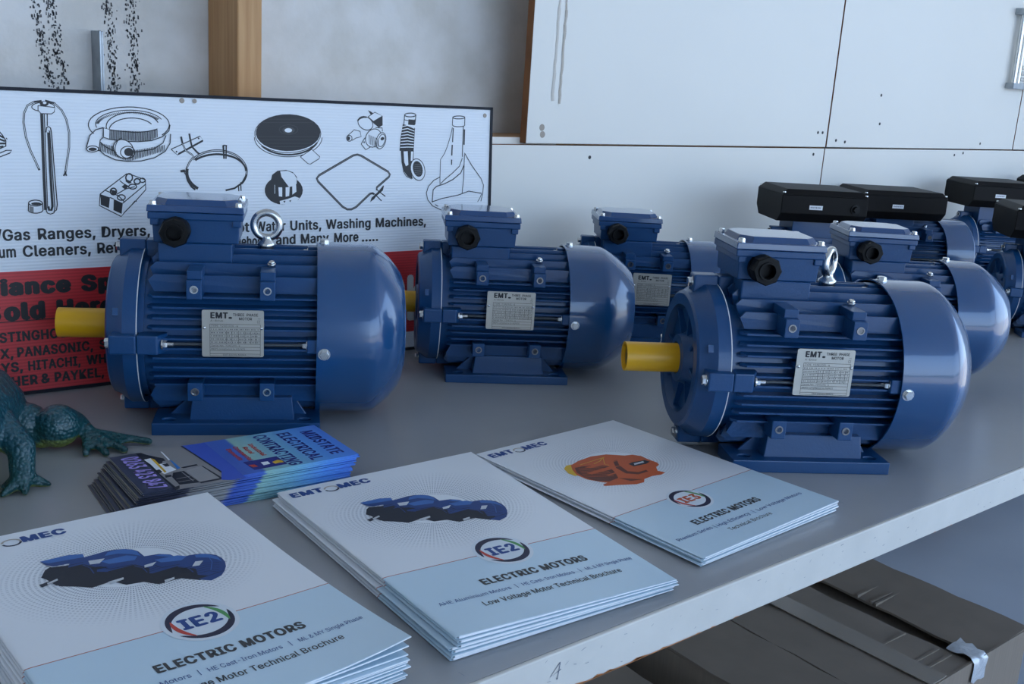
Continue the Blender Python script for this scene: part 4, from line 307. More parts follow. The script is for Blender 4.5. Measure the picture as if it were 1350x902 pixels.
# ================================================================== the setting
def Z(z): return TZ + z
b = MB().box(-2.6, 4.6, 1.391, 1.43, 0, Z(2.4))
wall_back = struct(b.obj('wall_back', 'cement')); tag(wall_back, 'grey fibre cement wall with dark streaks behind the bench')
struct(MB().box(-2.7, -2.6, -4.1, 1.43, 0, Z(2.4)).obj('wall_left', 'inner_white'))
wr = MB().box(4.6, 4.7, -.1, 1.43, 0, Z(2.4)); wr.box(4.6, 4.7, -4.1, -.1, Z(2.2), Z(2.4)); wr.box(4.6, 4.7, -4.1, -3.7, 0, Z(2.2))
struct(wr.obj('wall_right', 'inner_white'))
wf = MB().box(-2.6, 4.6, -4.1, -4.0, Z(2.2), Z(2.4)); wf.box(-2.6, -1.4, -4.1, -4.0, 0, Z(2.2)); wf.box(4.3, 4.6, -4.1, -4.0, 0, Z(2.2))
struct(wf.obj('wall_front', 'inner_white'))
struct(MB().box(-2.7, 4.7, -4.1, 1.43, Z(2.4), Z(2.5)).obj('ceiling', 'inner_white'))
struct(MB().box(-2.7, 4.7, -4.1, 1.43, -0.06, 0).obj('floor', 'floor_grey'))
yd = MB().box(-80, 80, -90, -4.1, -0.10, -0.02); yd.box(4.7, 80, -4.1, 60, -0.10, -0.02)
struct(yd.obj('ground_yard', 'yard'))
hb = MB()
pts = [(-80, -0.1)]
for i in range(41): pts.append((-80+4*i, 3.0+1.2*math.sin(i*.7)+0.9*math.sin(i*1.9)))
pts.append((80, -0.1))
hb.prism(pts, -90, -86); struct(hb.obj('ground_treeline', 'hill'))

# lining panels, studs, nogging: pieces of the back wall
def panel(x0, x1, z0, z1):
    m = MB().box(x0, x1, 1.285, 1.301, Z(z0), Z(z1)); m.m = [1, 1, 0, 1, 0, 1]
    return m.obj('lining_panel', ['panel_white', 'panel_wood'], wall_back, bevel=.0012)
for x0, x1 in ((1.0905, 1.9005), (1.9045, 2.716), (2.72, 3.53), (3.534, 4.59)):
    panel(x0, x1, .2885, 1.62)
for x0, x1 in ((-2.59, 0.30), (0.304, 1.8985), (1.901, 3.40), (3.404, 4.59)):
    panel(x0, x1, -.60, .2862)
def stud(x0, x1, z0=-.75, z1=1.85):
    return MB().box(x0, x1, 1.301, 1.391, Z(z0), Z(z1)).obj('stud', 'stud_wood', wall_back, bevel=.002)
stud(.6108, .6450); stud(-.30, -.265); stud(1.17, 1.21); stud(1.88, 1.92); stud(2.70, 2.74)
ng = MB().box(.6455, 1.1695, 1.301, 1.391, Z(.25), Z(.2970)); ng.m = [1, 1, 0, 1, 1, 1]
ng.obj('nogging', ['panel_white', 'nog_wood'], wall_back, bevel=.001)
MB().box(1.2105, 1.8795, 1.301, 1.391, Z(.25), Z(.2970)).obj('nogging', 'nog_wood', wall_back)
# screw heads and old fixing holes in the panels
for i, (x, z) in enumerate(((1.122, .314), (1.124, .303), (1.868, .318), (1.884, .318), (1.935, .303), (1.968, .300), (1.862, .274), (1.232, .267), (2.545, .302), (2.43, .274), (2.08, .40), (2.09, .34), (2.47, .279), (1.12, .62))):
    MB().lathe([(0, .0032 if i > 1 else .0055), (.0006, .0030 if i > 1 else .0052)], 12, (x, 1.2851, Z(z)), (0, -1, 0)).obj('screw_head', 'stain_brown' if i < 2 else 'ink', wall_back)
# two dried drips at the left of the upper panel
pr = Print(lambda a, b, l: (a/1000, 1.285-.0003-l/1000, Z(b/1000)))
rr = random.Random(3)
def wob(x0, z0, x1, z1, w, k):
    n = 26; c = [(x0+(x1-x0)*i/n+rr.uniform(-1, 1), z0+(z1-z0)*i/n) for i in range(n+1)]
    for i in range(n):
        pr.line(k, w*rr.uniform(.7, 1.25), [c[i], c[i+1]])
INKS['D'] = (0.60, 0.55, 0.48); INKS['E'] = (0.48, 0.42, 0.35)
wob(1142, 640, 1140, 356, 4.5, 'D'); wob(1156, 640, 1155, 352, 4.0, 'E')
d_ = pr.obj('drip_stain', wall_back); d_['kind'] = 'stuff'
# dark speckled streaks on the cement sheet
rr = random.Random(5); sm = MB()
def streak(x0, z0, x1, z1, n=190, w=.010):
    for i in range(n):
        t = rr.random(); x = x0+(x1-x0)*t+rr.gauss(0, w*.4); z = z0+(z1-z0)*t
        a, c = rr.uniform(.0004, .0013), rr.uniform(.0006, .0021); s_ = rr.uniform(-.3, .3)*c
        sm.add([(x-a, 1.3905, Z(z-c)), (x+a, 1.3905, Z(z-c+s_)), (x+a*.6, 1.3905, Z(z+c)), (x-a*.8, 1.3905, Z(z+c-s_))], [(0, 1, 2, 3)])
streak(.408, .34, .372, .56, 330); streak(.424, .34, .392, .56, 330); streak(.486, .33, .472, .56, 330); streak(.512, .33, .505, .56, 330)
s_ = sm.obj('tyre_mark', 'tyre_black', wall_back); s_['kind'] = 'stuff'

# galvanised strip and barrel bolt fixed to the wall
t = MB(); t.box(.4572, .4600, 1.3605, 1.3905, Z(.17), Z(.4125)); t.box(.4600, .4622, 1.3605, 1.3632, Z(.17), Z(.4120))
tag(t.obj('metal_angle', 'galvanised', bevel=.0006), 'thin galvanised metal angle strip standing against the grey wall', 'metal strip')
bb = tag(empty('barrel_bolt', (2.62, 1.285, Z(.445))), 'silver barrel bolt with two rods fixed to the white panel', 'latch')
MB().box(0, .11, -.022, 0, -.008, .006).obj('end_plate', 'galvanised', bb, bevel=.001)
MB().box(-.012, .11, -.026, 0, .165, .180).obj('end_plate', 'galvanised', bb, bevel=.001)
for dx, r in ((.013, .0065), (.034, .0055)):
    MB().cyl((dx, -.013, .004), (dx-.006, -.013, .167), r, 16).obj('rod', 'zinc', bb, smooth=40)
g = MB()
for i in range(3): g.box(.046, .075, -.016, 0, .012+.014*i, .021+.014*i)
g.obj('keeper', 'zinc', bb, bevel=.001)

# ================================================================== bench
bench = tag(empty('bench', (0, .476, 0)), 'long grey-topped bench with a white painted front edge', 'bench')
MB().box(-1.2, 3.5, .004, .8085, Z(-.034), Z(0)).obj('top', 'bench_top', bench, bevel=.0008)
tag(MB().box(-1.2, 3.5, 0, .004, Z(-.0345), Z(.0002)).obj('front_edge', 'bench_edge', bench, bevel=.0012), 'white painted front edge')
for x in (-1.15, 3.41):
    for y in (.03, .73): MB().box(x, x+.045, y, y+.045, 0, Z(-.034)).obj('leg', 'stud_wood', bench)
rr = random.Random(11); ch = MB()
for i in range(22):
    x = rr.choice((rr.uniform(.47, .62), rr.uniform(.44, .56), rr.uniform(.5, 1.1))); w = rr.uniform(.002, .012)*(1 if x < .65 else .4); h_ = rr.uniform(.0006, .0024)*(1 if x < .65 else .4)
    ch.add([(x-w, -.0003, Z(-.0338)), (x+w, -.0003, Z(-.0338)), (x+w*.5, -.0003, Z(-.0338+h_*.6)), (x-w*.2, -.0003, Z(-.0338+h_))], [(0, 1, 2, 3)])
ch.add([(.44, -.0003, Z(-.0342)), (.63, -.0003, Z(-.0342)), (.60, -.0003, Z(-.0335)), (.46, -.0003, Z(-.0332))], [(0, 1, 2, 3)])
c_ = ch.obj('paint_chip', 'chip_wood', bench); c_['kind'] = 'stuff'
pr = Print(lambda a, b, l: (a/1000, -.0003-l/2000, Z(b/1000)))
pr.line('m', .7, [(466.8, -8.6), (458.6, -17.6), (468.6, -14.4)]); pr.line('m', .7, [(467.2, -8.4), (465.6, -21.2)]); pr.line('m', 1.2, [(465.4, -20.2), (465.2, -21.6)])
tag(pr.obj('pencil_mark', bench), 'handwritten number 4 on the front edge')
sc = MB()
for i in range(60):
    x, z, l, w = rr.uniform(.3, 1.2), rr.uniform(-.030, -.002), rr.uniform(.0008, .005), rr.uniform(.0002, .0006); a = rr.uniform(-.5, 1.2)
    dx, dz = l*math.cos(a), l*math.sin(a)*.6
    sc.add([(x, -.0003, Z(z)), (x+dx, -.0003, Z(z+dz)), (x+dx, -.0003, Z(z+dz+w)), (x, -.0003, Z(z+w))], [(0, 1, 2, 3)])
for i in range(90):
    x, y, l, w = rr.uniform(.3, 1.25), rr.uniform(.006, .20), rr.uniform(.001, .006), rr.uniform(.0002, .0007); a = rr.uniform(0, 6.3)
    dx, dy = l*math.cos(a), l*math.sin(a)
    sc.add([(x, y, Z(.0003)), (x+dx, y+dy, Z(.0003)), (x+dx+w, y+dy+w, Z(.0003)), (x+w, y+w, Z(.0003))], [(0, 1, 2, 3)])
s_ = sc.obj('scuff_mark', 'scuff', bench); s_['kind'] = 'stuff'
# faint brown ring left on the bench
MB().torus((.20, .30, Z(.0001)), .045, .0007, (0, 0, 1), 40, 5).obj('ring_stain', 'stain_brown', bench)

# ================================================================== electric motors
def boolean_cut(o, cutters):
    """real holes: cut the cylinders out of o's mesh"""
    for c in cutters:
        m = o.modifiers.new('cut', 'BOOLEAN'); m.operation = 'DIFFERENCE'; m.solver = 'EXACT'; m.object = c
    dg = bpy.context.evaluated_depsgraph_get(); me = bpy.data.meshes.new_from_object(o.evaluated_get(dg))
    o.modifiers.clear(); old = o.data; o.data = me; me.name = o.name
    bpy.data.meshes.remove(old)
    for c in cutters: bpy.data.objects.remove(c, do_unlink=True)

def nameplate(m, P):
    x0, x1, z0, z1, y = P['px0'], P['px1'], P['pz0'], P['pz1'], P['py']
    w, h = x1-x0, z1-z0; r = .002
    poly = []
    for cx, cz, a in ((x1-r, z1-r, 0), (x0+r, z1-r, 90), (x0+r, z0+r, 180), (x1-r, z0+r, 270)):
        for k in range(5): t = math.radians(a+22.5*k); poly.append((cx+r*math.cos(t), cz+r*math.sin(t)))
    pl = MB().prism(poly, y, y+.0012).obj('nameplate', 'plate', m)
    s = w*1000/62.0
    pr = Print(lambda a, b_, l: (x0+a*s/1000, y-.00005-l/1500, z0+(b_*s)/1000))
    pr.text('k', 'EMT', 8.5, 26, 41.2, 5.8, bold=.05); pr.poly('k', ellipse(28.3, 41.6, 1.9, 1.1, n=14))
    pr.text('k', 'THREE  PHASE', 31, 56, 43.6, 2.8, bold=.02); pr.text('k', 'MOTOR', 37, 50, 39.4, 2.8, bold=.02)
    pr.text('i', 'A-Drive', 8.5, 21, 37.4, 2.0); pr.text('i', 'CE', 55.2, 58.4, 36.3, 3.0); pr.text('i', '50', 56, 58.5, 40.5, 1.2)
    L, R_ = 8.0, 58.5
    rows = [34.8, 31.3, 27.6, 24.0, 20.6, 17.2, 13.8, 10.4, 6.8, 3.2, .9]
    for v in rows[:-1]: pr.line('k', .36, [(L, v), (R_, v)], .12)
    pr.line('k', .36, [(L, 1.0), (R_, 1.0)], .12)
    for u in (L, R_): pr.line('k', .36, [(u, 1.0), (u, rows[0])], .12)
    for u in (24.5, 30, 36.5, 43, 49, 54): pr.line('k', .30, [(u, rows[6]), (u, rows[2])], .12)
    pr.text('i', P['type'], 9.2, 36, 32.0, 2.0)
    rg = random.Random(P['seed'])
    for q in range(1, 6):                      # fine figures, too small to read in the photograph
        u = 9.0
        while u < 57:
            l = rg.uniform(.7, 1.4); pr.line('k', 1.15, [(u, rows[q+1]+1.75), (u+l*.55, rows[q+1]+1.75)], .13); u += l+rg.choice((.35, .4, 1.6))
    pr.text('i', 'Serial No.', 9.2, 22, 11.1, 1.8); pr.text('i', P['type'][5:].strip(), 23.5, 38, 11.1, 1.8)
    pr.text('i', 'MEPS compliance to AS/NZS', 9.2, 43, 7.5, 1.8); pr.text('i', 'EMT Electric Motors', 21, 44, 1.5, 1.5)
    pr.obj('printing', pl)
    for xx in (x0+.0025, x1-.0025):
        MB().lathe([(0, .0019), (.0008, .0016), (.0014, .0008)], 12, (xx, y, z0+h*.62), (0, -1, 0)).obj('rivet', 'zinc', pl, smooth=60)
        MB().cyl((xx, y+.0012, z0+h*.62), (xx, y+.02, z0+h*.62), .003, 10).obj('standoff', 'blue_paint', pl)

def terminal_box(m, P):
    cx, lz, bz = P['lx'], P['lz'], P['bz']; B = 'blue_paint'
    H, hw = P['H'], .0498
    MB().box(cx-.0388, cx+.0372, -.039, .039, H+P['Rc']*.55, bz).obj('box_pedestal', B, m, bevel=.0015)
    bx = MB().frustum((cx-.0435, cx+.0435, -.0365, .0365), (cx-.0448, cx+.0448, -.0375, .0375), bz, lz-.0145)
    bx.box(cx-.0488, cx+.0488, -.0402, .0402, lz-.0150, lz-.0075)
    for sx in (-1, 1): bx.box(cx+sx*.0418-.0045, cx+sx*.0418+.0045, -.0402, .0402, lz-.0215, lz-.0145)
    box = bx.obj('terminal_box', B, m, bevel=.0012)
    lid = MB().frustum((cx-hw, cx+hw, -.0412, .0412), (cx-hw+.0008, cx+hw-.0008, -.0406, .0406), lz-.0070, lz)
    c = .011; X, Y = .0445, .0355
    def oct_(x, y, c): return [(cx-x+c, -y), (cx+x-c, -y), (cx+x, -y+c), (cx+x, y-c), (cx+x-c, y), (cx-x+c, y), (cx-x, y-c), (cx-x, -y+c)]
    a, b2 = oct_(X, Y, .013), oct_(X-.0035, Y-.0035, .012)
    n = 8; lid.add([(p[0], p[1], lz-.0002) for p in a]+[(p[0], p[1], lz+.0058) for p in b2], [(i, (i+1) % n, n+(i+1) % n, n+i) for i in range(n)]+[tuple(range(n, 2*n))])
    lo = lid.obj('lid', 'lid_blue', box, bevel=.0008)
    for sx in (-1, 1):
        for sy in (-1, 1):
            MB().hexbolt((cx+sx*.0435, sy*.0352, lz), (0, 0, 1), .0036, .0042).obj('screw', 'zinc', box, smooth=30)
    gz = (bz+lz-.0145)/2 + .001; gx = cx-.0200
    gl = MB().lathe([(0, .0148), (.006, .0148), (.0062, .0138), (.008, .0138)], 24, (gx, -.0365, gz), (0, -1, 0))
    gl.lathe([(.008, .0158), (.021, .0158), (.023, .0145), (.0232, .0085), (.012, .0080)], 8, (gx, -.0365, gz), (0, -1, 0), cap=False)
    gl.lathe([(.0080, .0158), (.0081, .0)], 8, (gx, -.0365, gz), (0, -1, 0), cap=False)
    gl.lathe([(.023, .0098), (.0255, .0098), (.0255, .0080), (.014, .0078), (.0139, 0)], 20, (gx, -.0365, gz), (0, -1, 0), cap=False)
    tag(gl.obj('cable_gland', 'black_plastic', box, smooth=35), 'black threaded cable gland')

def capacitor_box(m, P):
    """black capacitor housing of a single phase motor"""
    cx, lz, B = P['lx'], P['lz'], 'black_box'; w, d = P.get('bw', .079), .066
    zb = lz-.058
    bx = MB().prism([(-d+.016, zb), (d-.016, zb), (d, zb+.016), (d, lz-.010), (-d, lz-.010), (-d, zb+.016)], cx-w, cx+w, 'x')
    MB().box(cx-.042, cx+.042, -.034, .034, P['H']+P['Rc']*.6, zb+.002).obj('box_pedestal', 'blue_paint', m, bevel=.001)
    box = bx.obj('capacitor_box', B, m, bevel=.0012)
    ld = MB().frustum((cx-w, cx+w, -d, d), (cx-w+.010, cx+w-.010, -d+.006, d-.006), lz-.0097, lz)
    ld.obj('lid', B, box, bevel=.001)
    for sx in (-1, 1):
        for sy in (-1, 1): MB().lathe([(0, .0030), (.002, .0026)], 10, (cx+sx*(w-.004), sy*(d-.0035), lz-.0066), (0, 0, 1)).obj('screw', 'zinc', box)
    st = MB().box(cx-.028, cx-.004, -d-.0006, -d, lz-.034, lz-.0265).obj('sticker', 'paper', box)
    tag(st, 'small white sticker')
    pr = Print(lambda a, b_, l: (cx-.028+a/1000, -d-.0006-l/1500, lz-.034+b_/1000)); rg = random.Random(P['seed']); u = 2.0
    while u < 21: l = rg.uniform(.8, 2.0); pr.line('m', 2.4, [(u, 3.8), (u+l*.7, 3.8)], .12); u += l+.4
    pr.obj('printing', st)
    if P.get('knob', True):
        MB().lathe([(0, .0085), (.002, .0085), (.0022, .0055), (.009, .005)], 18, (cx+.056, -d, lz-.030), (0, -1, 0)).obj('reset_button', 'black_plastic', box, smooth=40)

def eyebolt(m, P, rz):
    e = empty('eyebolt', (P['ex'], 0, P['H']+P['Rc']*.94), rz); e.parent = m; e.name = 'eyebolt'
    k = MB().torus((0, 0, .0235), .0138, .0042, (0, 1, 0), 32, 12)
    k.lathe([(-.004, .009), (.001, .010), (.004, .010), (.0075, .006), (.011, .0055)], 20, (0, 0, 0), (0, 0, 1))
    o = k.obj('eye_ring', 'zinc', m, smooth=50); o.location = e.location; o.rotation_euler = e.rotation_euler
    bpy.data.objects.remove(e, do_unlink=True); o.name = 'eyebolt'

def make_motor(P, label, group, cat='electric motor', eye=None):
    H, Rc, s = P['H'], P['Rc'], P['Rc']/.0965
    B = 'blue_paint'
    m = empty(P['name']); tag(m, label, cat, group)
    xj, xc = P['xj'], P['xc']
    core = MB().lathe([(xj-.002, .0785*s), (xj+.006, .0785*s), (xj+.006, .076*s), (xc+.012, .076*s)], 48, (0, 0, H))
    core.obj('housing', B, m, smooth=35)
    # cooling fins: horizontal on the flanks, upright above and below
    step = .0105*s; nf = 10; x0, x1 = xj+.010, xc+.010
    for i in range(nf):
        dz = (i-(nf-1)/2)*step; R = (.0880 if i not in (0, nf-1) else .0895)*s; yt = math.sqrt(max(R*R-dz*dz, 0)); yi = math.sqrt((.070*s)**2-dz*dz)
        t0, t1 = .0017*s, .0010*s
        f = MB(); c = .006*s
        f.add([(x0+c, -yi, dz-t0), (x1, -yi, dz-t0), (x1, -yt, dz-t1), (x0+c, -yt, dz-t1), (x0, -yt+c*1.1, dz-t0*.9), (x0+c, -yi, dz+t0), (x1, -yi, dz+t0), (x1, -yt, dz+t1), (x0+c, -yt, dz+t1), (x0, -yt+c*1.1, dz+t0*.9)],
              [(0, 1, 2, 3, 4), (9, 8, 7, 6, 5), (0, 5, 6, 1), (1, 6, 7, 2), (2, 7, 8, 3), (3, 8, 9, 4), (4, 9, 5, 0)])
        me = f.mesh('cooling_fin', B)
        inst(me, 'cooling_fin', m, (0, 0, H)); inst(me, 'cooling_fin', m, (0, 0, H), (PI, 0, 0))
    for yy in (0, .0155, .031, .0465, .0635):
        y = yy*s; R = (.0915 if yy < .06 else .0935)*s; zt = math.sqrt(R*R-y*y); zi = .056*s if yy < .06 else .0510*s; t0, t1 = .0018*s, .0011*s; c = .006*s
        f = MB()
        f.add([(x0+c, -t0, zi), (x1, -t0, zi), (x1, -t1, zt), (x0+c, -t1, zt), (x0, -t0, zt-c), (x0+c, t0, zi), (x1, t0, zi), (x1, t1, zt), (x0+c, t1, zt), (x0, t0, zt-c)],
              [(0, 1, 2, 3, 4), (9, 8, 7, 6, 5), (0, 5, 6, 1), (1, 6, 7, 2), (2, 7, 8, 3), (3, 8, 9, 4), (4, 9, 5, 0)])
        me = f.mesh('cooling_fin', B)
        for sg in ((-1, 1) if yy else (1,)):
            inst(me, 'cooling_fin', m, (0, sg*y, H)); inst(me, 'cooling_fin', m, (0, sg*y, H), (PI, 0, 0))
    # pads with tapped holes on both flanks
    for sd in (-1, 1):
        for xx in P['padx']:
            for dz, up in ((P['pu'], 1), (P['pl'], -1)):
                w, R = .0078, .0895*s; y0 = .060*s
                p = MB(); ya, yb = min(sd*y0, sd*R), max(sd*y0, sd*R)
                p.box(xx-w, xx+w, ya, yb, H+dz-.0105*s, H+dz+.0095*s)
                if up > 0:
                    yc = sd*(R-.007*s); p.box(xx-w, xx+w, min(sd*.05*s, yc), max(sd*.05*s, yc), H+dz+.009*s, H+dz+.0185*s)
                q = p.obj('mounting_pad', B, m, bevel=.001)
                MB().lathe([(0, .0043), (.0008, .0043), (.0008, .0030), (-.004, .0028)], 14, (xx, sd*R, H+dz), (0, sd, 0)).obj('bolt_hole', 'steel' if (P['seed']+int(xx*999)) % 3 else 'zinc', q, smooth=40)
    # drive end shield
    es = MB().lathe([(xj, .080*s), (xj, .0862*s), (xj-.014*s, .0862*s), (xj-.016*s, .0848*s), (xj-.027*s, .0765*s), (xj-.031*s, .0752*s), (xj-.033*s, .072*s), (xj-.033*s, .060*s),
                     (xj-.024*s, .057*s), (xj-.020*s, .032*s), (xj-.026*s, .028*s), (xj-.034*s, .026*s), (xj-.035*s, .018*s), (xj-.030*s, .0165*s)], 64, (0, 0, H), (1, 0, 0), cap=False)
    sh = es.obj('end_shield', B, m, smooth=28)
    for k in range(8):
        a = 2*PI*k/8+.2; d = Vector((0, math.cos(a), math.sin(a))); n = Vector((0, -math.sin(a), math.cos(a)))*.0016
        rb = MB(); q = [Vector((xj-.018*s, 0, H))+d*.028*s, Vector((xj-.018*s, 0, H))+d*.059*s, Vector((xj-.029*s, 0, H))+d*.059*s, Vector((xj-.027*s, 0, H))+d*.028*s]
        rb.add([v+n for v in q]+[v-n for v in q], [(0, 1, 2, 3), (7, 6, 5, 4), (0, 4, 5, 1), (1, 5, 6, 2), (2, 6, 7, 3), (3, 7, 4, 0)])
        rb.obj('rib', B, sh)
    MB().lathe([(xj-.0004, .0865*s), (xj+.0006, .0866*s)], 64, (0, 0, H), cap=False).obj('sealant_line', 'seal_white', sh)
    for k in range(4):
        a = PI/2*k; rot = (a, 0, 0)
        ro = .0958*s
        lg = MB().box(xj-.026*s, xj+.001, -.010*s, .010*s, .070*s, ro)
        l = lg.obj('lug', B, sh, bevel=.0018, loc=(0, 0, H), rot=rot)
        l2 = MB().prism([(xj+.0012, .070*s), (xj+.030*s, .070*s), (xj+.030*s, .080*s), (xj+.022*s, ro-.0005), (xj+.0012, ro-.0005)], -.0100*s, .0100*s).obj('housing_lug', B, m, bevel=.0015, loc=(0, 0, H), rot=rot)
        MB().hexbolt((xj-.026*s, 0, ro-.0095*s), (-1, 0, 0), .0053*s, .0048).obj('bolt', 'zinc', l, smooth=30)
        MB().hexbolt((xj+.026*s, 0, ro-.0085*s), (1, 0, 0), .0046*s, .005, True, .006).obj('nut', 'zinc', l2, smooth=30)
        nd = MB().box(xc-.010*s, xc+.006, -.0075*s, .0075*s, .070*s, .0925*s).obj('rear_lug', B, m, bevel=.001, loc=(0, 0, H), rot=rot)
        MB().hexbolt((xc-.010*s, 0, .085*s), (-1, 0, 0), .0046*s, .005, True, .004).obj('nut', 'zinc', nd, smooth=30)
    for a in (PI/2, -PI/2):
        MB().cyl((xj+.028*s, 0, .0862*s), (xc-.010*s, 0, .0862*s), .0017, 10).obj('tie_rod', 'dull_steel', m, smooth=40, loc=(0, 0, H), rot=(a, 0, 0))
    # raised casting mark beside the shield
    MB().box(xj-.024*s, xj-.016*s, -.004, .004, .079*s, .0828*s).obj('casting_mark', 'blue_cover', sh, loc=(0, 0, H), rot=(math.radians(68), 0, 0))
    # shaft and its yellow sleeve
    sf = MB().lathe([(P['xs']+.004, .0128*s), (P['xs']+.005, .0138*s), (xj-.01, .0138*s)], 28, (0, 0, H)).obj('shaft', 'steel', m, smooth=35)
    if P.get('sleeve', True):
        sl = MB().lathe([(P['xs']+.010, .0139*s), (P['xs'], .0142*s), (P['xs'], P['rs']), (P['xs2'], P['rs']), (P['xs2'], .0139*s)], 40, (0, 0, H), cap=False)
        tag(sl.obj('shaft_sleeve', 'yellow_plastic', m, smooth=35), 'yellow plastic shaft protector')
    # fan cover
    xe, xk, Re = P['xe'], P['xk'], P['Re']
    pf = [(xc+.002, Rc-.0016), (xc, Rc-.0016), (xc, Rc), (xk-.006, Rc)]
    L = Vector((xe-xk, Re-Rc))
    for t in (0, .10, .25, .5, .75, .9):
        q = Vector((xk, Rc-.0004))+L*t; bul = math.sin(PI*t)**.7*.0045*s; pf.append((q.x+bul*.62, q.y+bul*.72))
    pf += [(xe-.001, Re+.002), (xe, Re-.003), (xe, .012*s), (xe-.001, 0.0001)]
    fc = MB().lathe(pf, 72, (0, 0, H), cap=False); fc.lathe([(xc+.002, Rc-.0016), (xk-.01, Rc-.0016)], 72, (0, 0, H), cap=False)
    cov = fc.obj('fan_cover', 'blue_cover', m, smooth=30)
    gr = MB()
    for r in (.018, .026, .034, .042, .050): gr.torus((xe+.0004, 0, H), r*s, .0013, (1, 0, 0), 40, 6)
    gr.obj('grille', 'blue_cover', cov)
    for k in range(4):
        a = PI/2*k + (.07 if k in (1, 3) else 0); d = Vector((0, -math.sin(a), math.cos(a)))
        if k == 2: continue
        MB().hexbolt(Vector((xc+.008, 0, H))+d*Rc, d, .0052*s, .0045).obj('bolt', 'zinc', cov, smooth=30)
    # two cast feet
    for sd in (-1, 1):
        L2, A, tf = P['LB']/2, P['AB'], P['tf']; yi = A*.40
        def S(y): return sd*y
        base = MB().box(-L2, L2, min(S(yi), S(A)), max(S(yi), S(A)), 0, tf)
        ft = base.obj('foot', B, m)
        cut = []
        for hx in (-L2+.0165, L2-.0165):
            c_ = MB().lathe([(-.01, .0062), (.05, .0062)], 20, (0, 0, 0), (0, 0, 1)).obj('c', B); c_.location = (hx, S(A*.83), 0); c_.scale = (1.15, .85, 1); cut.append(c_)
        bpy.context.view_layer.update(); boolean_cut(ft, cut); fin(ft, m, .0010)
        up = MB(); a0, a1 = P['ux']; zt = P['uz']; yo = A*.86; yt = A*.83
        up.add([(a0-.003, S(yo), tf*.9), (a1+.003, S(yo), tf*.9), (a1, S(yt), zt), (a0, S(yt), zt), (a0-.003, S(yo-.020), tf*.9), (a1+.003, S(yo-.020), tf*.9), (a1, S(yt-.030), zt), (a0, S(yt-.030), zt)],
               [(0, 1, 2, 3), (7, 6, 5, 4), (0, 4, 5, 1), (1, 5, 6, 2), (2, 6, 7, 3), (3, 7, 4, 0)])
        for e0, e1 in ((a0, -L2+.014), (a1, L2-.014)):
            yg = S(A*.60)
            up.add([(e0, yg-.002, tf*.9), (e1, yg-.002, tf*.9), (e0, yg-.002, zt), (e0, yg+.002, tf*.9), (e1, yg+.002, tf*.9), (e0, yg+.002, zt)], [(0, 1, 2), (5, 4, 3), (0, 3, 4, 1), (1, 4, 5, 2), (2, 5, 3, 0)])
        up.obj('upright', B, ft, bevel=.001)
        lowpad = MB().box(a0+.004, a1-.004, min(S(.03*s), S(A*.72)), max(S(.03*s), S(A*.72)), tf*.9, H-.062*s)
        lowpad.obj('foot_block', B, m, bevel=.001)
    # small earth screw beside the right hand pad
    MB().hexbolt((P['padx'][1]+.003, -.052*s, H+.080*s), (0, -.3, 1), .0035, .0035).obj('earth_screw', 'zinc', m, smooth=30)
    if P['box'] == 'terminal':
        terminal_box(m, P); nameplate(m, P)
    else:
        capacitor_box(m, P)
    if eye is not None: eyebolt(m, P, eye)
    return m

P100 = dict(name='electric_motor', H=.100, LB=.1747, AB=.0877, tf=.0135, xs=-.1937, xs2=-.1344, rs=.0162, xj=-.1005, xc=.0820, Rc=.0965, xk=.1425, xe=.1785, Re=.060,
            lx=-.0446, lz=.2375, bz=.1976, px0=-.0347, px1=.0276, pz0=.0885, pz1=.1384, py=-.0925, padx=(-.0425, .0310), pu=.0585, pl=-.0510, ex=.027, ux=(-.047, .057), uz=.038,
            type='TYPE  Y2AE100L-4', seed=2, box='terminal')
P90 = dict(P100, H=.090, LB=.1609, AB=.074, tf=.011, xs=-.1760, xs2=-.1180, rs=.0142, xj=-.0905, xc=.0745, Rc=.0845, xk=.126, xe=.168, Re=.054,
           lx=-.0393, lz=.2135, bz=.1735, px0=-.0331, px1=.0289, pz0=.0756, pz1=.1247, py=-.0825, padx=(-.0400, .0335), pu=.0500, pl=-.0440, ux=(-.042, .046), uz=.034, type='TYPE  Y2AE90L-4', seed=4)
P90S = dict(P90, LB=.138, xc=.0630, xk=.112, xe=.153, xj=-.0885, xs=-.172, xs2=-.116, padx=(-.036, .028), ux=(-.034, .040), type='TYPE  Y2AE90S-4', seed=5)
P80 = dict(P90, H=.080, LB=.132, AB=.068, tf=.010, xs=-.152, xs2=-.110, rs=.0125, xj=-.086, xc=.0580, Rc=.0766, xk=.105, xe=.142, Re=.05,
           lx=-.0376, lz=.1925, bz=.1560, px0=-.0329, px1=.0265, pz0=.0646, pz1=.1134, py=-.0745, padx=(-.0380, .0200), pu=.0455, pl=-.0400, ux=(-.034, .036), uz=.030, type='TYPE  Y2AE80-4', seed=6)
P1PH = dict(P80, name='single_phase_motor', lx=-.030, lz=.2300, xc=.062, xk=.120, xe=.128, Re=.066, box='capacitor', xj=-.080, xs=-.130, sleeve=False, seed=8)

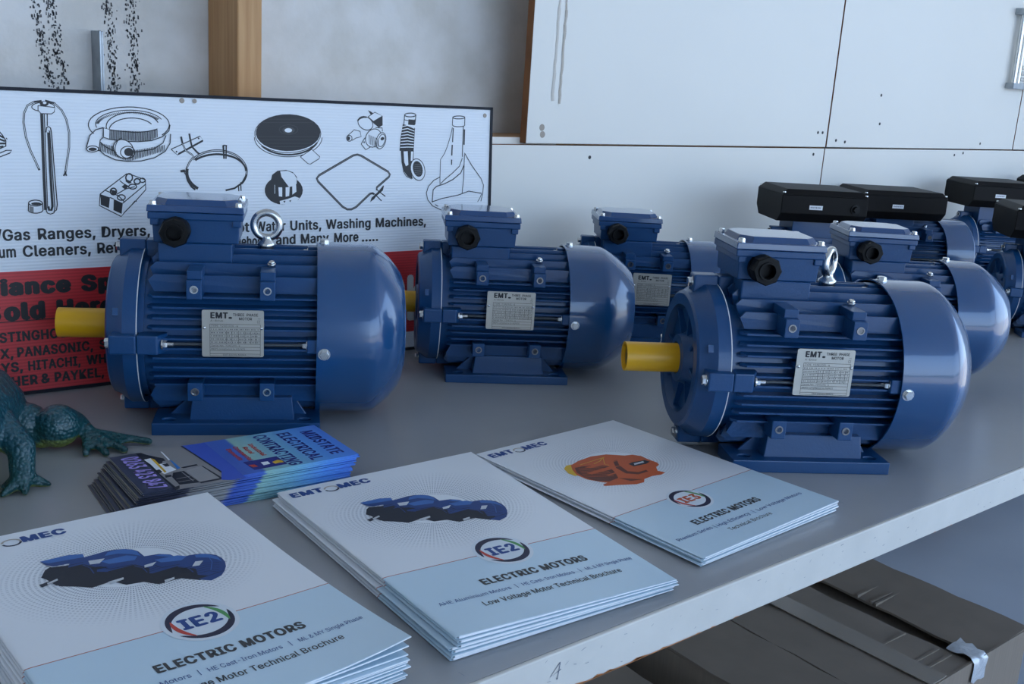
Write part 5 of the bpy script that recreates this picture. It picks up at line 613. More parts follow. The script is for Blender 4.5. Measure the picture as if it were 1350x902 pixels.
def put(m, x, y, rz):
    m.location = (x, y, Z(0)); m.rotation_euler = (0, 0, rz); return m
TRI = 'three phase motors with a blue terminal box on top'
put(make_motor(P100, 'large blue motor with eyebolt and yellow shaft sleeve beside the orange motor brochures', TRI, eye=math.radians(48)), .981, .668, -.5755)
put(make_motor(dict(P100, seed=3), 'large blue motor with eyebolt in front of the appliance sign behind the leaflets', TRI, eye=0), .5073, 1.0706, -.498)
put(make_motor(P90, 'medium blue motor without eyebolt at the end of the appliance sign', TRI), .8888, 1.0698, -.5655)
put(make_motor(P80, 'smallest blue motor with terminal box against the white panel', TRI), 1.2191, 1.1243, -.618)
put(make_motor(P90S, 'blue motor with terminal box between the large eyebolt motor and the black-boxed motors', TRI), 1.3734, .7862, -.655)
ONE = 'single phase motors with a black capacitor box'
s1 = put(make_motor(P1PH, 'blue motor with black capacitor box and reset button, under the wall panel seam', ONE), 1.6688, 1.1092, -.59)
put(make_motor(dict(P1PH, lz=.2150, bw=.090, lx=-.040, knob=False, seed=9), 'blue motor with black capacitor box without reset button, next to the seam motor', ONE), 2.0350, 1.1600, -.545)
def onemore(x, y, rz, label):
    c = copy_tree(s1); tag(c, label); return put(c, x, y, rz)
onemore(2.410, 1.140, -.60, 'blue motor with black capacitor box, third along the wall behind the others')
onemore(1.950, .800, -.83, 'blue motor with black capacitor box standing out from the wall row nearest the bench edge')
onemore(2.760, 1.140, -.60, 'blue motor with black capacitor box farthest along the wall')

# ================================================================== appliance sign leaning at the back of the bench
SW, SH = 1.200, .3445
sign = empty('sign_board', (-.2323, 1.2627, Z(.0008)), rot=(-.06, 0, -.0533))
tag(sign, 'white and red appliance spares sign with line drawings leaning behind the motors', 'sign')
def sign_mat():
    m = mat('sign_white', (0.80, 0.83, 0.86), 0.45); n = m.node_tree; bs = n.nodes['Principled BSDF']
    t = n.nodes.new('ShaderNodeTexCoord'); w = n.nodes.new('ShaderNodeTexWave'); w.bands_direction = 'Z'; w.inputs['Scale'].default_value = 85
    w.inputs['Distortion'].default_value = .15; n.links.new(t.outputs['Object'], w.inputs['Vector'])
    u = n.nodes.new('ShaderNodeBump'); u.inputs['Strength'].default_value = .25; u.inputs['Distance'].default_value = .0006
    n.links.new(w.outputs['Fac'], u.inputs['Height']); n.links.new(u.outputs[0], bs.inputs['Normal'])
    return m
sign_mat()
def sign_red():
    m = mat('sign_red', INKS['R'], 0.45); n = m.node_tree; bs = n.nodes['Principled BSDF']
    t = n.nodes.new('ShaderNodeTexCoord'); w = n.nodes.new('ShaderNodeTexWave'); w.bands_direction = 'Z'; w.inputs['Scale'].default_value = 85
    n.links.new(t.outputs['Object'], w.inputs['Vector']); r = n.nodes.new('ShaderNodeValToRGB')
    r.color_ramp.elements[0].color = (0.52, 0.022, 0.028, 1); r.color_ramp.elements[1].color = (0.66, 0.034, 0.040, 1)
    n.links.new(w.outputs['Fac'], r.inputs[0]); n.links.new(r.outputs[0], bs.inputs['Base Color'])
sign_red()
MB().box(.003, SW-.003, -.0000, .005, .003, SH-.003).obj('board', 'sign_white', sign)
fr = MB(); fr.box(0, SW, -.0016, .0062, 0, .0036); fr.box(0, SW, -.0016, .0062, SH-.0038, SH); fr.box(0, .0036, -.0016, .0062, 0, SH); fr.box(SW-.0038, SW, -.0016, .0062, 0, SH)
tag(fr.obj('frame', 'sign_frame', sign), 'thin black edging')
for z in (.05, .27): MB().box(.10, 1.0, .0062, .060, z, z+.04).obj('batten', 'stud_wood', sign)
rp = MB(); rp.box(.0036, .842, -.0002, .0001, .0036, .1425)
rp.obj('red_field', 'sign_red', sign)
MB().box(.862, 1.188, -.0002, .0001, .0265, .1425).obj('red_field', 'sign_red', sign)
splace = lambda a, b, l: (a/1000, -.0001-l/1000, b/1000)
pt = Print(splace); pt.lift = .30
T1, T2 = 177.6, 158.8
for body, a0, a1, bs in (('Electric', 478, 529.5, T1), ('/Gas', 531.5, 566.8, T1), ('Ranges,', 574.7, 637.5, T1), ('Dryers,', 644.4, 700.6, T1), ('Hot', 797, 826, T1), ('Water', 834, 875.5, T1), ('Units,', 881.8, 926.2, T1), ('Washing', 932.9, 1000.2, T1), ('Machines,', 1008.1, 1088.9, T1),
                         ('Vacu', 495, 531, T2), ('um', 533, 550.7, T2), ('Cleaners,', 557.8, 631.3, T2), ('Refrigerators,', 638.6, 742, T2), ('Rangehoods', 786, 857, T2+.8), ('and', 861.5, 889, T2+1), ('Many', 896.5, 937, T2+1), ('More', 944.8, 981.5, T2+.6), ('.....', 986.5, 1011.7, T2)):
    pt.text('k', body, a0, a1, bs, 12.0, bold=.03)
for body, a0, a1, bs, cp in (('Appl', 478, 529, 116.8, 16.5), ('iance', 532, 607.3, 116.8, 16.5), ('Spares', 618.1, 716, 116.5, 16.5), ('S', 513, 531.2, 88.1, 18.0), ('old', 533.8, 577.7, 88.1, 18.0), ('Here', 589.9, 655, 88.1, 18.0)):
    pt.text('k', body, a0, a1, bs, cp, bold=.075)
for body, a0, a1, bs in (('WE', 503, 525.4, 63.0), ('STINGHOUSE,', 527.5, 621, 63.0), ('X,', 527.1, 541, 44.5), ('PANASONIC,', 544.9, 628, 44.6), ('SA', 635.1, 654, 44.8), ('EYS,', 519, 550, 28.1), ('HITACHI,', 555.5, 613, 27.8), ('WHIRLPOOL', 619.6, 704, 27.6),
                         ('FI', 514, 525.4, 11.2), ('SHER', 527.5, 565.1, 11.2), ('&', 568.5, 578.5, 11.2), ('PAYKEL,', 583.2, 639, 11.2), ('L', 645.7, 653, 11.2)):
    pt.text('k', body, a0, a1, bs, 10.6, bold=.042)
pt.line('k', 1.0, [(6, 86), (838, 86)])
pt.text('x', 'RK', 1026, 1090, 46, 59, bold=.05)
pt.obj('lettering', sign)
for k in ICONS:
    p = Print(splace); p.art([(t_, 'i' if (c_ == 'g' and k == 'hotplate') else c_, w_*(1.4 if c_ == 'k' else 1.0), q_) for t_, c_, w_, q_ in ICONS[k]]); p.obj('printed_drawing', sign)
for a, b_ in ((744.9, 337.0), (1186.8, 332.5), (760, 337)):
    MB().lathe([(0, .0032 if a != 760 else .0016), (.0008, .0028)], 12, (a/1000, 0, b_/1000), (0, -1, 0)).obj('fixing_screw', 'stain_brown', sign)

# ================================================================== brochures
def cover_mat(name, dark_halo):
    m = mat(name, (0.8, 0.8, 0.8), 0.38, coat=.15); n = m.node_tree; bs = n.nodes['Principled BSDF']; N = n.nodes.new; L = n.links.new
    uv = N('ShaderNodeUVMap'); sp = N('ShaderNodeSeparateXYZ'); L(uv.outputs[0], sp.inputs[0])     # u, v in mm
    def M(op, a, b=None, clamp=False):
        x = N('ShaderNodeMath'); x.operation = op; x.use_clamp = clamp
        for i, q in enumerate((a, b)):
            if q is None: continue
            if isinstance(q, (int, float)): x.inputs[i].default_value = q
            else: L(q, x.inputs[i])
        return x.outputs[0]
    U, V = sp.outputs['X'], sp.outputs['Y']
    low = M('GREATER_THAN', V, 195.5)
    line = M('LESS_THAN', M('ABSOLUTE', M('SUBTRACT', V, 195.2)), .45)
    # halo of fine dots around the printed motors: rings of dots
    dx = M('DIVIDE', M('SUBTRACT', U, 104), 1.22); dy = M('SUBTRACT', V, 98)
    r = M('SQRT', M('ADD', M('MULTIPLY', dx, dx), M('MULTIPLY', dy, dy))); a = M('ARCTAN2', dy, dx)
    f1 = M('LESS_THAN', M('ABSOLUTE', M('SUBTRACT', M('FRACT', M('DIVIDE', r, 2.9)), .5)), .25)
    f2 = M('LESS_THAN', M('ABSOLUTE', M('SUBTRACT', M('FRACT', M('MULTIPLY', a, 24)), .5)), .25)
    rin = M('MULTIPLY', M('GREATER_THAN', r, 30), M('SUBTRACT', 1.0, M('DIVIDE', M('SUBTRACT', r, 30), 52), True), True)
    dots = M('MULTIPLY', M('MULTIPLY', f1, f2), M('MULTIPLY', rin, dark_halo), True)
    def mix(fac, c1, c2):
        x = N('ShaderNodeMix'); x.data_type = 'RGBA'; L(fac, x.inputs[0])
        for i, q in ((6, c1), (7, c2)):
            if isinstance(q, tuple): x.inputs[i].default_value = (*q, 1)
            else: L(q, x.inputs[i])
        return x.outputs[2]
    c = mix(low, (0.80, 0.82, 0.84), (0.58, 0.73, 0.82)); c = mix(dots, c, (0.20, 0.22, 0.27)); c = mix(line, c, (0.42, 0.12, 0.08))
    L(c, bs.inputs['Base Color'])
    return m
INKS['W'] = (0.72, 0.77, 0.81)
cover_mat('cover_ie2', 1.0); cover_mat('cover_ie3', 0.7)
def pages_mat():
    m = mat('page_edges', (0.86, 0.88, 0.90), 0.6); n = m.node_tree; bs = n.nodes['Principled BSDF']
    t = n.nodes.new('ShaderNodeTexCoord'); mp = n.nodes.new('ShaderNodeMapping'); mp.inputs['Scale'].default_value = (2, 2, 2600)
    x = n.nodes.new('ShaderNodeTexNoise'); x.inputs['Scale'].default_value = 1.0; r = n.nodes.new('ShaderNodeValToRGB')
    r.color_ramp.elements[0].position = .35; r.color_ramp.elements[0].color = (.66, .69, .74, 1); r.color_ramp.elements[1].position = .6; r.color_ramp.elements[1].color = (.90, .91, .92, 1)
    n.links.new(t.outputs['Object'], mp.inputs[0]); n.links.new(mp.outputs[0], x.inputs['Vector']); n.links.new(x.outputs['Fac'], r.inputs[0]); n.links.new(r.outputs[0], bs.inputs['Base Color'])
pages_mat()
ORD = ['top', 'second', 'third', 'fourth', 'fifth', 'sixth', 'seventh', 'eighth', 'ninth', 'tenth', 'eleventh', 'twelfth', 'thirteenth', 'fourteenth', 'fifteenth', 'sixteenth', 'seventeenth', 'eighteenth', 'nineteenth', 'twentieth', 'twenty-first', 'twenty-second', 'twenty-third', 'twenty-fourth']
BW, BH = .210, .297
def booklet(zlo, zhi, material, name='brochure'):
    """zlo(u,v), zhi(u,v): lower and upper surface in local metres (u right, v down the page). Local x=u, y=-v"""
    root = empty(name); NX, NY = 16, 16; t = .00022
    us = [0.0]+[.004+(BW-.004)*i/NX for i in range(NX+1)]; vs_ = [BH*j/NY for j in range(NY+1)]
    prof = [(u, 0.0) for u in reversed(us[1:])]+[(.0012, .12), (.0002, .32), (0, .5), (.0002, .68), (.0012, .88)]+[(u, 1.0) for u in us[1:]]
    n = len(prof); mb = MB(); uv = []; off = []
    for i, (u, k) in enumerate(prof):     # inner side of the sheet
        off.append((u if 5 < abs(i-(n-1)/2) else u+t, k))
    for side in (0, 1):
        for (u, k) in prof:
            for v in vs_:
                a, b_ = zlo(u, v), zhi(u, v); kk = k
                uu = u
                z = a+(b_-a)*kk
                if side: z += t if kk < .5 else -t; uu = u+t if u < .004 else u
                if side and kk == .5: z -= 0; 
                mb.v.append((uu, -v, z)); uv.append((u*1000, v*1000))
    m_ = len(vs_); S = n*m_
    for i in range(n-1):
        for j in range(m_-1):
            a = i*m_+j; mb.f.append((a, a+1, a+m_+1, a+m_)); mb.f.append((S+a, S+a+m_, S+a+m_+1, S+a+1))
    for j in range(m_-1):
        for i in (0, n-1): a = i*m_+j; mb.f.append((a, S+a, S+a+1, a+1))
    for i in range(n-1):
        for j in (0, m_-1): a = i*m_+j; mb.f.append((a, a+m_, S+a+m_, S+a))
    mb.m = [0]*len(mb.f); mb.uv = uv
    mb.obj('cover', material, root, smooth=50)
    pg = MB(); e = -.0003; un = [.003+(BW-.003-e)*i/NX for i in range(NX+1)]; vn = [e+(BH-2*e)*j/NY for j in range(NY+1)]
    for side in (0, 1):
        for u in un:
            for v in vn:
                a, b_ = zlo(u, v), zhi(u, v); pg.v.append((u, -v, (a+t*1.2) if side == 0 else (b_-t*1.2)))
    A = len(un)*len(vn); q = len(vn)
    for i in range(len(un)-1):
        for j in range(q-1):
            a = i*q+j; pg.f += [(a, a+q, a+q+1, a+1), (A+a, A+a+1, A+a+q+1, A+a+q)]
    for i in range(len(un)-1):
        for j in (0, q-1): a = i*q+j; pg.f.append((a, a+q, A+a+q, A+a))
    for j in range(q-1):
        for i in (0, len(un)-1): a = i*q+j; pg.f.append((a, A+a, A+a+1, a+1))
    pg.m = [0]*len(pg.f); pg.obj('pages', 'page_edges', root, smooth=40)
    return root
def ring_logo(p, cx, cy, R, num):
    p.lift += .012
    for q in range(5):
        for a in range(32):
            r0, r1 = R*1.14*q/5+1e-4, R*1.14*(q+1)/5; t0, t1 = 2*PI*a/32, 2*PI*(a+1)/32
            p.poly('W', [(cx+r0*math.cos(t0), cy+r0*math.sin(t0)), (cx+r1*math.cos(t0), cy+r1*math.sin(t0)), (cx+r1*math.cos(t1), cy+r1*math.sin(t1)), (cx+r0*math.cos(t1), cy+r0*math.sin(t1))], p.lift)
    p.lift += .15
    def arc(k, r0, a0, a1, wmax, dx=0, dy=0):
        n = 22; o, i_ = [], []
        for q in range(n+1):
            t_ = q/n; a = math.radians(a0+(a1-a0)*t_); w = wmax*math.sin(PI*t_)**.6; o.append((cx+dx+(r0)*math.cos(a), cy+dy+r0*math.sin(a))); i_.append((cx+dx+(r0-w)*math.cos(a), cy+dy+(r0-w)*math.sin(a)))
        p.poly('z', o+i_[::-1][1:-1]) if k == 'z' else p.poly(k, o+i_[::-1][1:-1])
    arc('z', R, 165, 330, R*.24); arc('z', R, -15, 150, R*.24)
    arc('q', R*.86, 300, 385, R*.16); arc('r', R*.86, 120, 205, R*.16)
    p.text('t' if num == 'IE2' else 'o', num, cx-R*.62, cx+R*.62, cy+R*.26, R*.56, bold=.05, down=True)
def cover_print(root, zhi, kind):
    def new():
        q = Print(lambda a, b_, l: (a/1000, -b_/1000, zhi(a/1000, b_/1000)+.00012+l/2500)); q.lift = .15; return q
    p = new()
    p.text('t', 'EMT', 7, 38.5, 19.0, 9.5, bold=.06, down=True); p.text('t', 'MEC', 53.5, 86, 19.5, 9.5, bold=.06, down=True)
    for q, k in enumerate(('z', 'E')): p.line(k, 1.7, ellipse(46.2, 16.2, 6.4, 5.6, 200*q-10, 200*q+170, 20))
    p.obj('printed_name', root)
    p = new(); p.art(IE2_ART if kind == 'IE2' else IE3_ART); p.obj('printed_motor', root)
    p = new(); ring_logo(p, *((111.5, 195, 22.5, 'IE2') if kind == 'IE2' else (93, 208, 20.0, 'IE3'))); p.obj('printed_logo', root)
    p = new()
    if kind == 'IE2':
        p.text('i', 'ELECTRIC MOTORS', 63, 166, 240.3, 8.6, bold=.05, down=True); p.obj('printed_title', root); p = new()
        p.text('t', 'AHE Aluminium Motors', 14.5, 78.4, 254.6, 4.6, down=True); p.text('t', 'HE Cast-Iron Motors', 89.8, 140.2, 254.6, 4.6, down=True); p.text('t', 'ML & MY Single Phase', 152.7, 201, 254.6, 4.6, down=True)
        for u in (84, 146.5): p.line('t', .5, [(u, 255.5), (u, 249)])
        p.obj('printed_line', root); p = new()
        p.text('i', 'Low Voltage Motor Technical Brochure', 45, 178, 268.4, 6.2, bold=.014, down=True)
    else:
        p.text('i', 'ELECTRIC MOTORS', 50, 149, 251, 8.6, bold=.05, down=True); p.obj('printed_title', root); p = new()
        p.text('t', 'Premium Series', 9, 56.2, 264.5, 4.8, down=True); p.text('t', 'High Efficiency', 64.2, 111.4, 265.5, 4.8, down=True); p.text('t', 'Low Voltage Motors', 124.2, 196, 265.5, 4.8, down=True)
        for u in (60, 118): p.line('t', .5, [(u, 266.5), (u, 260)])
        p.obj('printed_line', root); p = new()
        p.text('i', 'Technical Brochure', 65.8, 129, 277.5, 5.4, down=True)
    p.obj('printed_line', root)
def stack(x, y, rz, corners, nb, kind, where, seed, curl=None):
    zTL, zTR, zBR, zBL = corners; rg = random.Random(seed)
    def top(u, v):
        a, b_ = min(max(u/BW, 0), 1), min(max(v/BH, 0), 1)
        return (zTL*(1-a)+zTR*a)*(1-b_)+(zBL*(1-a)+zBR*a)*b_
    for i in range(nb):                       # 0 = lowest
        k0, k1 = i/nb, (i+1)/nb
        def bump_(u, v, i=i):
            return curl(i, u, v) if curl else 0.0
        lo = lambda u, v, k=k0: top(u, v)*k+bump_(u, v)+.0005; hi = lambda u, v, k=k1: top(u, v)*k+bump_(u, v)
        r = booklet(lo, hi, 'cover_ie2' if kind == 'IE2' else 'cover_ie3')
        d = nb-1-i
        jx, jy, ja = (0, 0, 0) if d == 0 else (rg.uniform(-.004, .0015), rg.uniform(-.0025, .0025), rg.uniform(-.004, .004))
        r.location = (x+jx, y+jy, Z(.0002)); r.rotation_euler = (0, 0, rz+ja)
        what = 'IE2 brochure with blue motors' if kind == 'IE2' else 'IE3 brochure with an orange motor'
        lab = ('%s on top of the stack %s' % (what, where)) if d == 0 else ('brochure %s from the top in the stack %s' % (ORD[d], where))
        tag(r, lab, 'brochure', 'brochures in the stack '+where)
        if d == 0: cover_print(r, hi, kind)
stack(.4139, .8020, -.0629, (.0140, .0185, .0105, .0195), 7, 'IE2', 'between the two other brochure stacks', 1)
stack(.6425, .8045, .0435, (.0075, .0075, .0120, .0095), 5, 'IE3', 'before the large eyebolt motor', 2)
def curl1(i, u, v):
    k = min(max((u/BW-.45)/.55, 0), 1)*min(max((v/BH-.35)/.65, 0), 1)
    return (0.0 if i < 10 else (.0045 if i == 10 else .0105))*k*k
stack(.1395, .7969, .0329, (.0300, .0275, .0205, .0300), 12, 'IE2', 'by the toy frog', 3, curl1)

# ================================================================== contractor leaflets
def leaf_mat():
    m = mat('leaflet_print', (0.3, 0.5, 0.8), 0.35, coat=.2); n = m.node_tree; bs = n.nodes['Principled BSDF']
    uv = n.nodes.new('ShaderNodeUVMap'); sp = n.nodes.new('ShaderNodeSeparateXYZ'); n.links.new(uv.outputs[0], sp.inputs[0])
    d = n.nodes.new('ShaderNodeMath'); d.operation = 'DIVIDE'; d.inputs[1].default_value = 210; n.links.new(sp.outputs['X'], d.inputs[0])
    r = n.nodes.new('ShaderNodeValToRGB'); n.links.new(d.outputs[0], r.inputs[0]); e = r.color_ramp.elements
    e[0].position = 0.0; e[0].color = (.045, .05, .085, 1); e[1].position = 1.0; e[1].color = (.10, .26, .80, 1)
    for p_, c in ((.205, (.045, .05, .085)), (.215, (.26, .25, .25)), (.40, (.30, .30, .30)), (.43, (.06, .13, .50)), (.53, (.07, .16, .55)), (.545, (.33, .55, .50)), (.70, (.22, .50, .66)), (.85, (.12, .35, .82))):
        x = e.new(p_); x.color = (*c, 1)
    n.links.new(r.outputs[0], bs.inputs['Base Color'])
leaf_mat()
LW, LH = .210, .097
NL = 24; rg = random.Random(21)
def leaflet_mesh(th, sag):
    mb = MB(); NX = 8; uv = []
    for side in (0, 1):
        for i in range(NX+1):
            for v in (0.0, LH):
                u = LW*i/NX; z = -sag*max(0, 1-u/.05)**2
                mb.v.append((u, -v, z+th*side)); uv.append((u*1000, v*1000))
    A = 2*(NX+1)
    for i in range(NX):
        a = i*2; mb.f += [(a, a+2, a+3, a+1), (A+a, A+a+1, A+a+3, A+a+2), (a, A+a, A+a+2, a+2), (a+1, a+3, A+a+3, A+a+1)]
    mb.f += [(0, 1, A+1, A), (2*NX, A+2*NX, A+2*NX+1, 2*NX+1)]
    mb.m = [0]*(len(mb.f)-2)+[1, 0]; mb.uv = uv
    return mb.mesh('leaflet', ['leaflet_print', 'leaf_edge'])
lm = leaflet_mesh(.00086, 0.0)
for i in range(NL):
    t_ = i/(NL-1); d = NL-1-i
    o = inst(lm, 'leaflet')
    o.location = (.3115-.0205*(1-t_)**1.2+(rg.uniform(-.0022, .0022) if d else 0), .9375-.006*(1-t_)+(rg.uniform(-.002, .002) if d else 0), Z(.0003+i*.00092)); o.rotation_euler = (0, 0, -.045-.05*(1-t_)+rg.uniform(-.012, .012)*(d > 0))
    top_l = d == 0
    tag(o, 'leaflet for an electrical contractor lying on top of the leaflet pile' if top_l else 'electrical contractor leaflet lying %s from the top of the leaflet pile' % ORD[d], 'leaflet', 'contractor leaflets piled before the large eyebolt motor')
    if top_l:
        p = Print(lambda a, b_, l: (a/1000, -b_/1000, .00086+l/2500)); p.lift = .15
        p.art(LEAF_ART)
        for body, u, v0, v1, cp in (('MIDSTATE', 187, 14, 86, 13), ('ELECTRICAL', 163, 9, 92, 13), ('CONTRACTING', 139, 5, 95, 13)):
            p.text('v', body, u, u+(v1-v0), v0, cp, bold=.032, shear=.0, ang=-PI/2, down=True)
        for body, u, v0, v1 in (('Industrial', 130, 24, 60), ('Rural', 122, 30, 50), ('Commercial', 114, 25, 66), ('Domestic', 106, 28, 62)):
            p.text('r', body, u-4, u-4+(v1-v0), v0, 4.5, bold=.03, ang=-PI/2, down=True)
        p.text('p', '0263 423 847', 8, 8+84, 8, 15, bold=.03, ang=-PI/2, down=True)
        p.obj('front_print', o)

# ================================================================== rubber frog
def frog():
    mb = MB()
    def ball(c, r, n=14):
        mb.lathe([(-r*math.cos(PI*k/n), max(r*math.sin(PI*k/n), 1e-5)) for k in range(n+1)], 16, c, (0, 0, 1), cap=False)
    def limb(pts):
        for (p, r), (q, r2) in zip(pts[:-1], pts[1:]):
            p_, q_ = Vector(p), Vector(q); m = max(2, int((q_-p_).length/(min(r, r2)*.35)))
            for k in range(m+1): t_ = k/m; ball(p_.lerp(q_, t_), r+(r2-r)*t_, 8)
    limb([((.250, 1.085, .040), .030), ((.228, 1.070, .047), .044), ((.205, 1.020, .053), .047), ((.180, .965, .056), .040), ((.160, .925, .058), .033), ((.150, .900, .054), .022)])
    for q in ((.186, .935, .093), (.140, .950, .093)): ball(q, .013)
    limb([((.236, 1.100, .036), .024), ((.262, 1.082, .028), .019), ((.2735, 1.0625, .0240), .0215)])
    limb([((.2975, 1.0430, .0240), .0220), ((.314, 1.056, .020), .014), ((.322, 1.062, .017), .0105)]); ball((.2850, 1.0520, .0170), .0165)
    limb([((.322, 1.062, .017), .0105), ((.324, 1.052, .015), .0090), ((.325, 1.042, .013), .0085)])
    hub = (.325, 1.042, .0125); tips = ((.3120, 1.0060, .0042), (.3285, .9965, .0042), (.3470, .9975, .0042), (.3760, 1.0085, .0044))
    for q in tips: limb([(hub, .0062), (tuple((hub[k]+2*q[k])/3 for k in range(3)), .0042), (q, .0038)])
    for q, w in zip(tips[:-1], tips[1:]):       # web between the toes
        c = [hub, tuple(hub[k]*.15+q[k]*.85 for k in range(3)), tuple(hub[k]*.15+w[k]*.85 for k in range(3))]
        for a_ in range(1, 9):
            for b2 in range(0, 9):
                f = a_/9; e = b2/8; s_ = 1-.10*math.sin(PI*e)*f
                ball(tuple(hub[k]+((c[1][k]*(1-e)+c[2][k]*e)-hub[k])*f*s_ for k in range(3)), .0034, 4)
    def fore(sh, el, wr, toes):
        limb([(sh, .019), (el, .0125), (wr, .0110)])
        for q in toes: limb([(wr, .0085), (q, .0028)])
    fore((.228, .998, .052), (.243, .966, .036), (.2395, .9530, .0116), ((.2190, .9420, .0030), (.2370, .9370, .0030), (.2600, .9475, .0030), (.2250, .9610, .0030)))
    fore((.165, 1.010, .050), (.128, .985, .036), (.120, .970, .0116), ((.105, .955, .0030), (.120, .950, .0030), (.137, .957, .0030)))
    limb([((.195, 1.085, .036), .026), ((.165, 1.110, .028), .020), ((.140, 1.100, .0235), .0215)]); limb([((.130, 1.085, .0225), .021), ((.115, 1.110, .016), .012), ((.100, 1.085, .008), .007), ((.070, 1.070, .0044), .004)])
    m = bpy.data.materials.new('frog_skin'); m.use_nodes = True; MATS['frog_skin'] = m
    n = m.node_tree; bs = n.nodes['Principled BSDF']; bs.inputs['Roughness'].default_value = .32; bs.inputs['Coat Weight'].default_value = .3
    t = n.nodes.new('ShaderNodeTexCoord'); sp = n.nodes.new('ShaderNodeSeparateXYZ'); n.links.new(t.outputs['Object'], sp.inputs[0])
    r = n.nodes.new('ShaderNodeValToRGB'); e = r.color_ramp.elements; mr = n.nodes.new('ShaderNodeMath'); mr.operation = 'MULTIPLY'; mr.inputs[1].default_value = 10.0
    ns = n.nodes.new('ShaderNodeTexNoise'); ns.inputs['Scale'].default_value = 45; n.links.new(t.outputs['Object'], ns.inputs['Vector'])
    ad = n.nodes.new('ShaderNodeMath'); ad.operation = 'MULTIPLY_ADD'; ad.inputs[1].default_value = .012; n.links.new(ns.outputs['Fac'], ad.inputs[0]); n.links.new(sp.outputs['Z'], ad.inputs[2])
    n.links.new(ad.outputs[0], mr.inputs[0]); n.links.new(mr.outputs[0], r.inputs[0])
    e[0].position = .09; e[0].color = (.009, .070, .072, 1); e[1].position = .6; e[1].color = (.008, .064, .085, 1)
    n.links.new(r.outputs[0], bs.inputs['Base Color'])
    vo = n.nodes.new('ShaderNodeTexVoronoi'); vo.inputs['Scale'].default_value = 260; n.links.new(t.outputs['Object'], vo.inputs['Vector'])
    bu = n.nodes.new('ShaderNodeBump'); bu.inputs['Strength'].default_value = .9; bu.inputs['Distance'].default_value = .002; bu.invert = True
    n.links.new(vo.outputs['Distance'], bu.inputs['Height']); n.links.new(bu.outputs[0], bs.inputs['Normal'])
    # yellow belly and leg undersides: the toy's own second paint colour
    sn = n.nodes.new('ShaderNodeSeparateXYZ'); n.links.new(t.outputs['Normal'], sn.inputs[0])
    r2 = n.nodes.new('ShaderNodeValToRGB'); r2.color_ramp.elements[0].position = .16; r2.color_ramp.elements[0].color = (1, 1, 1, 1); r2.color_ramp.elements[1].position = .36; r2.color_ramp.elements[1].color = (0, 0, 0, 1)
    mm = n.nodes.new('ShaderNodeMath'); mm.operation = 'MULTIPLY_ADD'; mm.inputs[1].default_value = .5; mm.inputs[2].default_value = .5; n.links.new(sn.outputs['Z'], mm.inputs[0]); n.links.new(mm.outputs[0], r2.inputs[0])
    mx = n.nodes.new('ShaderNodeMix'); mx.data_type = 'RGBA'; n.links.new(r2.outputs[0], mx.inputs[0]); n.links.new(r.outputs[0], mx.inputs[6]); mx.inputs[7].default_value = (.24, .28, .05, 1); n.links.new(mx.outputs[2], bs.inputs['Base Color'])
    o = mb.obj('body', 'frog_skin')
    rm = o.modifiers.new('r', 'REMESH'); rm.mode = 'VOXEL'; rm.voxel_size = .0017; sm_ = o.modifiers.new('s', 'SMOOTH'); sm_.iterations = 4; sm_.factor = .5
    dg = bpy.context.evaluated_depsgraph_get(); me = bpy.data.meshes.new_from_object(o.evaluated_get(dg)); o.modifiers.clear(); o.data = me
    me.polygons.foreach_set('use_smooth', [True]*len(me.polygons)); me.materials.clear(); me.materials.append(MATS['frog_skin'])
    return o
fb = frog(); fg = tag(empty('toy_frog', (0, 0, Z(0))), 'teal rubber toy frog with warty skin and webbed feet', 'toy frog'); fb.parent = fg
for q in ((.1925, .9290, .096), (.1330, .9450, .096)):
    MB().lathe([(-.006*math.cos(PI*k/8), max(.006*math.sin(PI*k/8), 1e-5)) for k in range(9)], 12, q, (0, 0, 1), cap=False).obj('eye', 'black_plastic', fg, smooth=60)

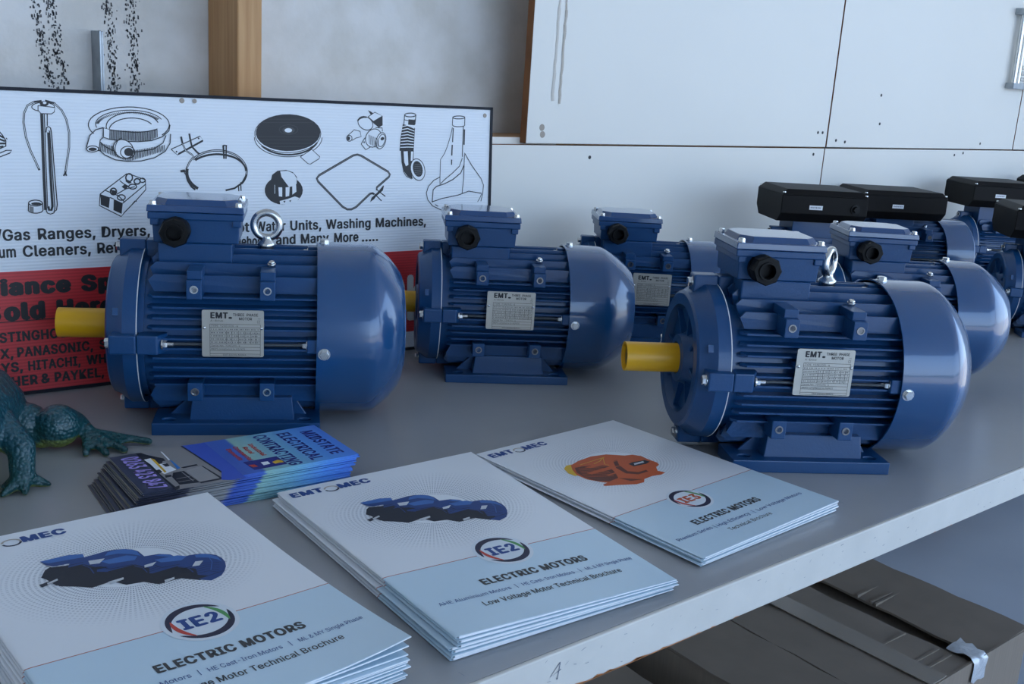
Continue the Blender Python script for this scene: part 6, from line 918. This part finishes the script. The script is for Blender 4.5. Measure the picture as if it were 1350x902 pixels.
# ================================================================== cartons on the floor under the bench
def carton(x0, x1, y0, y1, zt, label, splits):
    r = tag(empty('cardboard_carton', (x0, y0, 0)), label, 'carton'); w, d = x1-x0, y1-y0; t = .004
    bd = MB(); bd.box(0, w, 0, t, 0, zt); bd.box(0, w, d-t, d, 0, zt); bd.box(0, t, t, d-t, 0, zt); bd.box(w-t, w, t, d-t, 0, zt); bd.box(0, w, 0, d, 0, t)
    bd.box(t, w-t, t, d-t, zt-.030, zt-.027)
    bd.obj('body', 'cardboard_side', r)
    rg2 = random.Random(4)
    for (a, b_, zl, zr) in splits:
        f = MB(); NY, NX = 12, 6; vs = []
        for sd in (0, 1):
            for i in range(NX+1):
                for j in range(NY+1):
                    u, v = i/NX, j/NY; bow = .010*math.sin(PI*v)
                    xx = a+(b_-a)*u; zz = zt+zl*(1-u)+zr*u
                    if zr < -.004 and i == NX: xx -= bow*.8
                    if zl < -.004 and i == 0: xx += bow*.9
                    zz += .0012*math.sin(j*2.1+i*.8)
                    vs.append((xx, .002+(d-.004)*v, zz+(.004 if sd else 0)))
        A = (NX+1)*(NY+1); fs = []
        for i in range(NX):
            for j in range(NY):
                q = i*(NY+1)+j; fs += [(q, q+1, q+NY+2, q+NY+1), (A+q, A+q+NY+1, A+q+NY+2, A+q+1)]
        for i in range(NX):
            for j in (0, NY): q = i*(NY+1)+j; fs.append((q, q+NY+1, A+q+NY+1, A+q))
        for j in range(NY):
            for i in (0, NX): q = i*(NY+1)+j; fs.append((q, A+q, A+q+1, q+1))
        f.add(vs, fs); fo = f.obj('flap', 'cardboard', r, smooth=30)
        for k in range(3):     # pressed creases running across the flap
            yy = d*rg2.uniform(.03, .5); MB().box(a+.006, b_-.012, yy, yy+.004, zt+.0035+min(zl, zr), zt+.0041+min(zl, zr)*.5).obj('crease', 'cardboard', fo)
    return r
c1 = carton(1.155, 1.725, .645, 1.15, TZ-.455, 'open-flapped brown carton with tape at its corner under the bench', ((.0, .147, 0, .001), (.151, .385, 0, -.006), (.418, .570, -.010, 0)))
tp = MB(); rt = random.Random(9); g_ = []
for i in range(9):
    for j in range(5):
        yy = .045-.010*i; u = .380+.011*j+rt.uniform(-.002, .002)
        g_.append((u, max(yy, -.003-.001*rt.random()), TZ-.4500+rt.uniform(-.003, .005)-(max(0, -yy))*1.2))
tp.add(g_, [(i*5+j, i*5+j+1, i*5+j+6, i*5+j+5) for i in range(8) for j in range(4)])
tag(fin(tp.obj('packing_tape', 'tape_shine', c1, smooth=60)), 'crumpled clear packing tape')
MB().box(.255, .300, .0, .50, TZ-.4512, TZ-.4500).obj('packing_tape', 'clear_tape', c1)
carton(.62, 1.085, .70, 1.15, TZ-.475, 'plain brown carton beside the taped open-flapped carton', ((0, .231, 0, 0), (.234, .465, 0, 0)))
